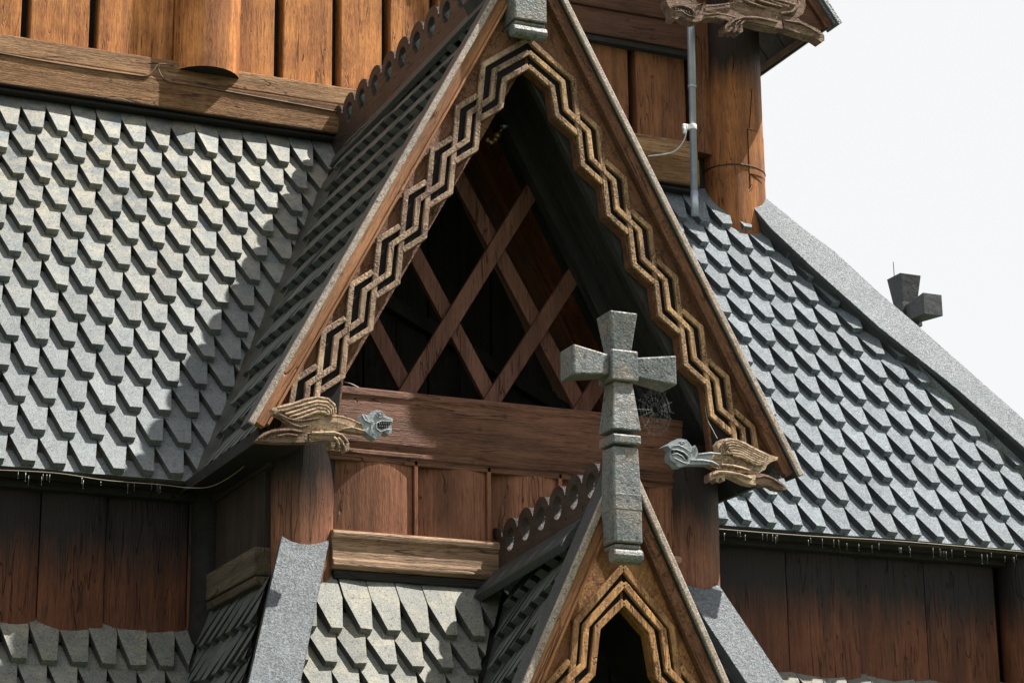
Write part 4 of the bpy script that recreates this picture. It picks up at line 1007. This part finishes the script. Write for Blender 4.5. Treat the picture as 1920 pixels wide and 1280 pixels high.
wire('hanging_wire', [at(1322, 760, 10.68), at(1326, 785, 10.66), at(1336, 805, 10.62), at(1345, 822, 10.56)], .0018, wire_m, 'thin wire hanging beside the right dragon wing', 'wire')

# insulator-like brass fitting inside the gable peak
iy = 11.25
m = MB(); q = [(914, 262), (921, 268), (928, 262), (932, 254), (937, 247)]
pp = [at(*z_, iy) for z_ in q]; m.tube(pp, [.012, .013, .014, .013, .011], 10, 0); m.ball(pp[0], .017, 0); m.ball(pp[3], (.022, .022, .018), 0); m.ball(pp[2], (.02, .02, .012), 0)
w_ = at(945, 237, iy); m.tube([w_+V((0, 0, -.012)), w_, w_+V((0, 0, .008))], [.006, .024, .004], 12, 1); m.tube([pp[-1], w_], .006, 8, 0)
tag(m.build('brass_fitting', [brass_m, pipe_m], None), 'small brass wall fitting under the gable peak', 'fitting')

# spider web below the cross arm
def web(cx, cy, Y, rx, rz, label, rings=13, seed=3):
    rnd = random.Random(seed); m = MB(); C_ = at(cx, cy, Y); n_ = 16
    angs = [2*PI*k/n_+rnd.uniform(-.08, .08) for k in range(n_)]
    def pt(a, f_): return C_+V((rx*f_*math.cos(a)*(1+.0*f_), .01*math.sin(3*a)*f_, rz*f_*math.sin(a)))
    ext = [1.0+rnd.uniform(0, .25) for _ in angs]
    for a, e_ in zip(angs, ext): m.tube([pt(a, .12), pt(a, e_)], .0002, 3, 0, False)
    for j in range(rings):
        f_ = .2+.78*j/(rings-1)
        if rnd.random() < .1: continue
        for k in range(n_):
            if rnd.random() < .06: continue
            a, b_ = angs[k], angs[(k+1) % n_]+(2*PI if k == n_-1 else 0)
            m.tube([pt(a, f_), pt((a+b_)/2, f_*.965), pt(b_, f_)], .0002, 3, 0, False)
    for _ in range(10):
        m.ball(pt(rnd.uniform(0, 6.28), rnd.uniform(.3, 1)), rnd.uniform(.0008, .0016), 0, 5, 3)
    tag(m.build('spider_web', [web_m], None), label, 'spider web')
web(1228, 768, CY-.04, .085, .125, 'round spider web hanging below the right arm of the grey cross', seed=4)

# ------------------------------------------------------------------ ground
mb = MB(); mb.add([(-900, -900, 0), (900, -900, 0), (900, 900, 0), (-900, 900, 0)], [(0, 1, 2, 3)])
s = NT('grass ground'); iso = s.coords((0, 0, 0), (1, 1, 1), False)
s.l(s.mix(s.ramp(s.noise(iso, 3, 6, .7), .35, .65), (.035, .055, .018), (.08, .10, .035)), s.b.inputs['Base Color']); s.b.inputs['Roughness'].default_value = .95
tag(mb.build('ground', [s.m]), 'grassy ground around the church', None, None, 'structure')

# ------------------------------------------------------------------ light
SAZ = math.radians(69); SEL = math.radians(57.5)       # azimuth measured from the facade normal towards +X
sd = V((math.sin(SAZ)*math.cos(SEL), -math.cos(SAZ)*math.cos(SEL), math.sin(SEL)))
sun = bpy.data.objects.new('sun', bpy.data.lights.new('sun', 'SUN')); COL.objects.link(sun)
sun.data.energy = 5.0; sun.data.angle = math.radians(.53); sun.data.color = (1.0, .95, .87)
sun.rotation_euler = sd.to_track_quat('Z', 'Y').to_euler()
world = bpy.data.worlds.new('World'); scene.world = world; world.use_nodes = True
nt = world.node_tree; bg = nt.nodes['Background']; sky = nt.nodes.new('ShaderNodeTexSky'); sky.sky_type = 'NISHITA'; sky.sun_disc = False
sky.sun_elevation = SEL; sky.sun_rotation = math.atan2(sd.x, sd.y)
# bright thin overcast veil over the blue: clouds mixed into the sky colour
tc = nt.nodes.new('ShaderNodeTexCoord'); no = nt.nodes.new('ShaderNodeTexNoise'); no.inputs['Scale'].default_value = 1.6; no.inputs['Detail'].default_value = 3
mr = nt.nodes.new('ShaderNodeMapRange'); mr.inputs['From Min'].default_value = .2; mr.inputs['From Max'].default_value = .8; mr.inputs['To Min'].default_value = .94; mr.inputs['To Max'].default_value = .98
mx = nt.nodes.new('ShaderNodeMix'); mx.data_type = 'RGBA'; mx.inputs[7].default_value = (4.9, 4.9, 4.9, 1)
nt.links.new(tc.outputs['Generated'], no.inputs['Vector']); nt.links.new(no.outputs['Fac'], mr.inputs['Value']); nt.links.new(mr.outputs[0], mx.inputs[0])
nt.links.new(sky.outputs[0], mx.inputs[6]); nt.links.new(mx.outputs[2], bg.inputs['Color']); bg.inputs['Strength'].default_value = .10
vs = scene.view_settings; vs.view_transform = 'Standard'; vs.look = 'None'; vs.exposure = .95; vs.gamma = 1; vs.use_curve_mapping = False
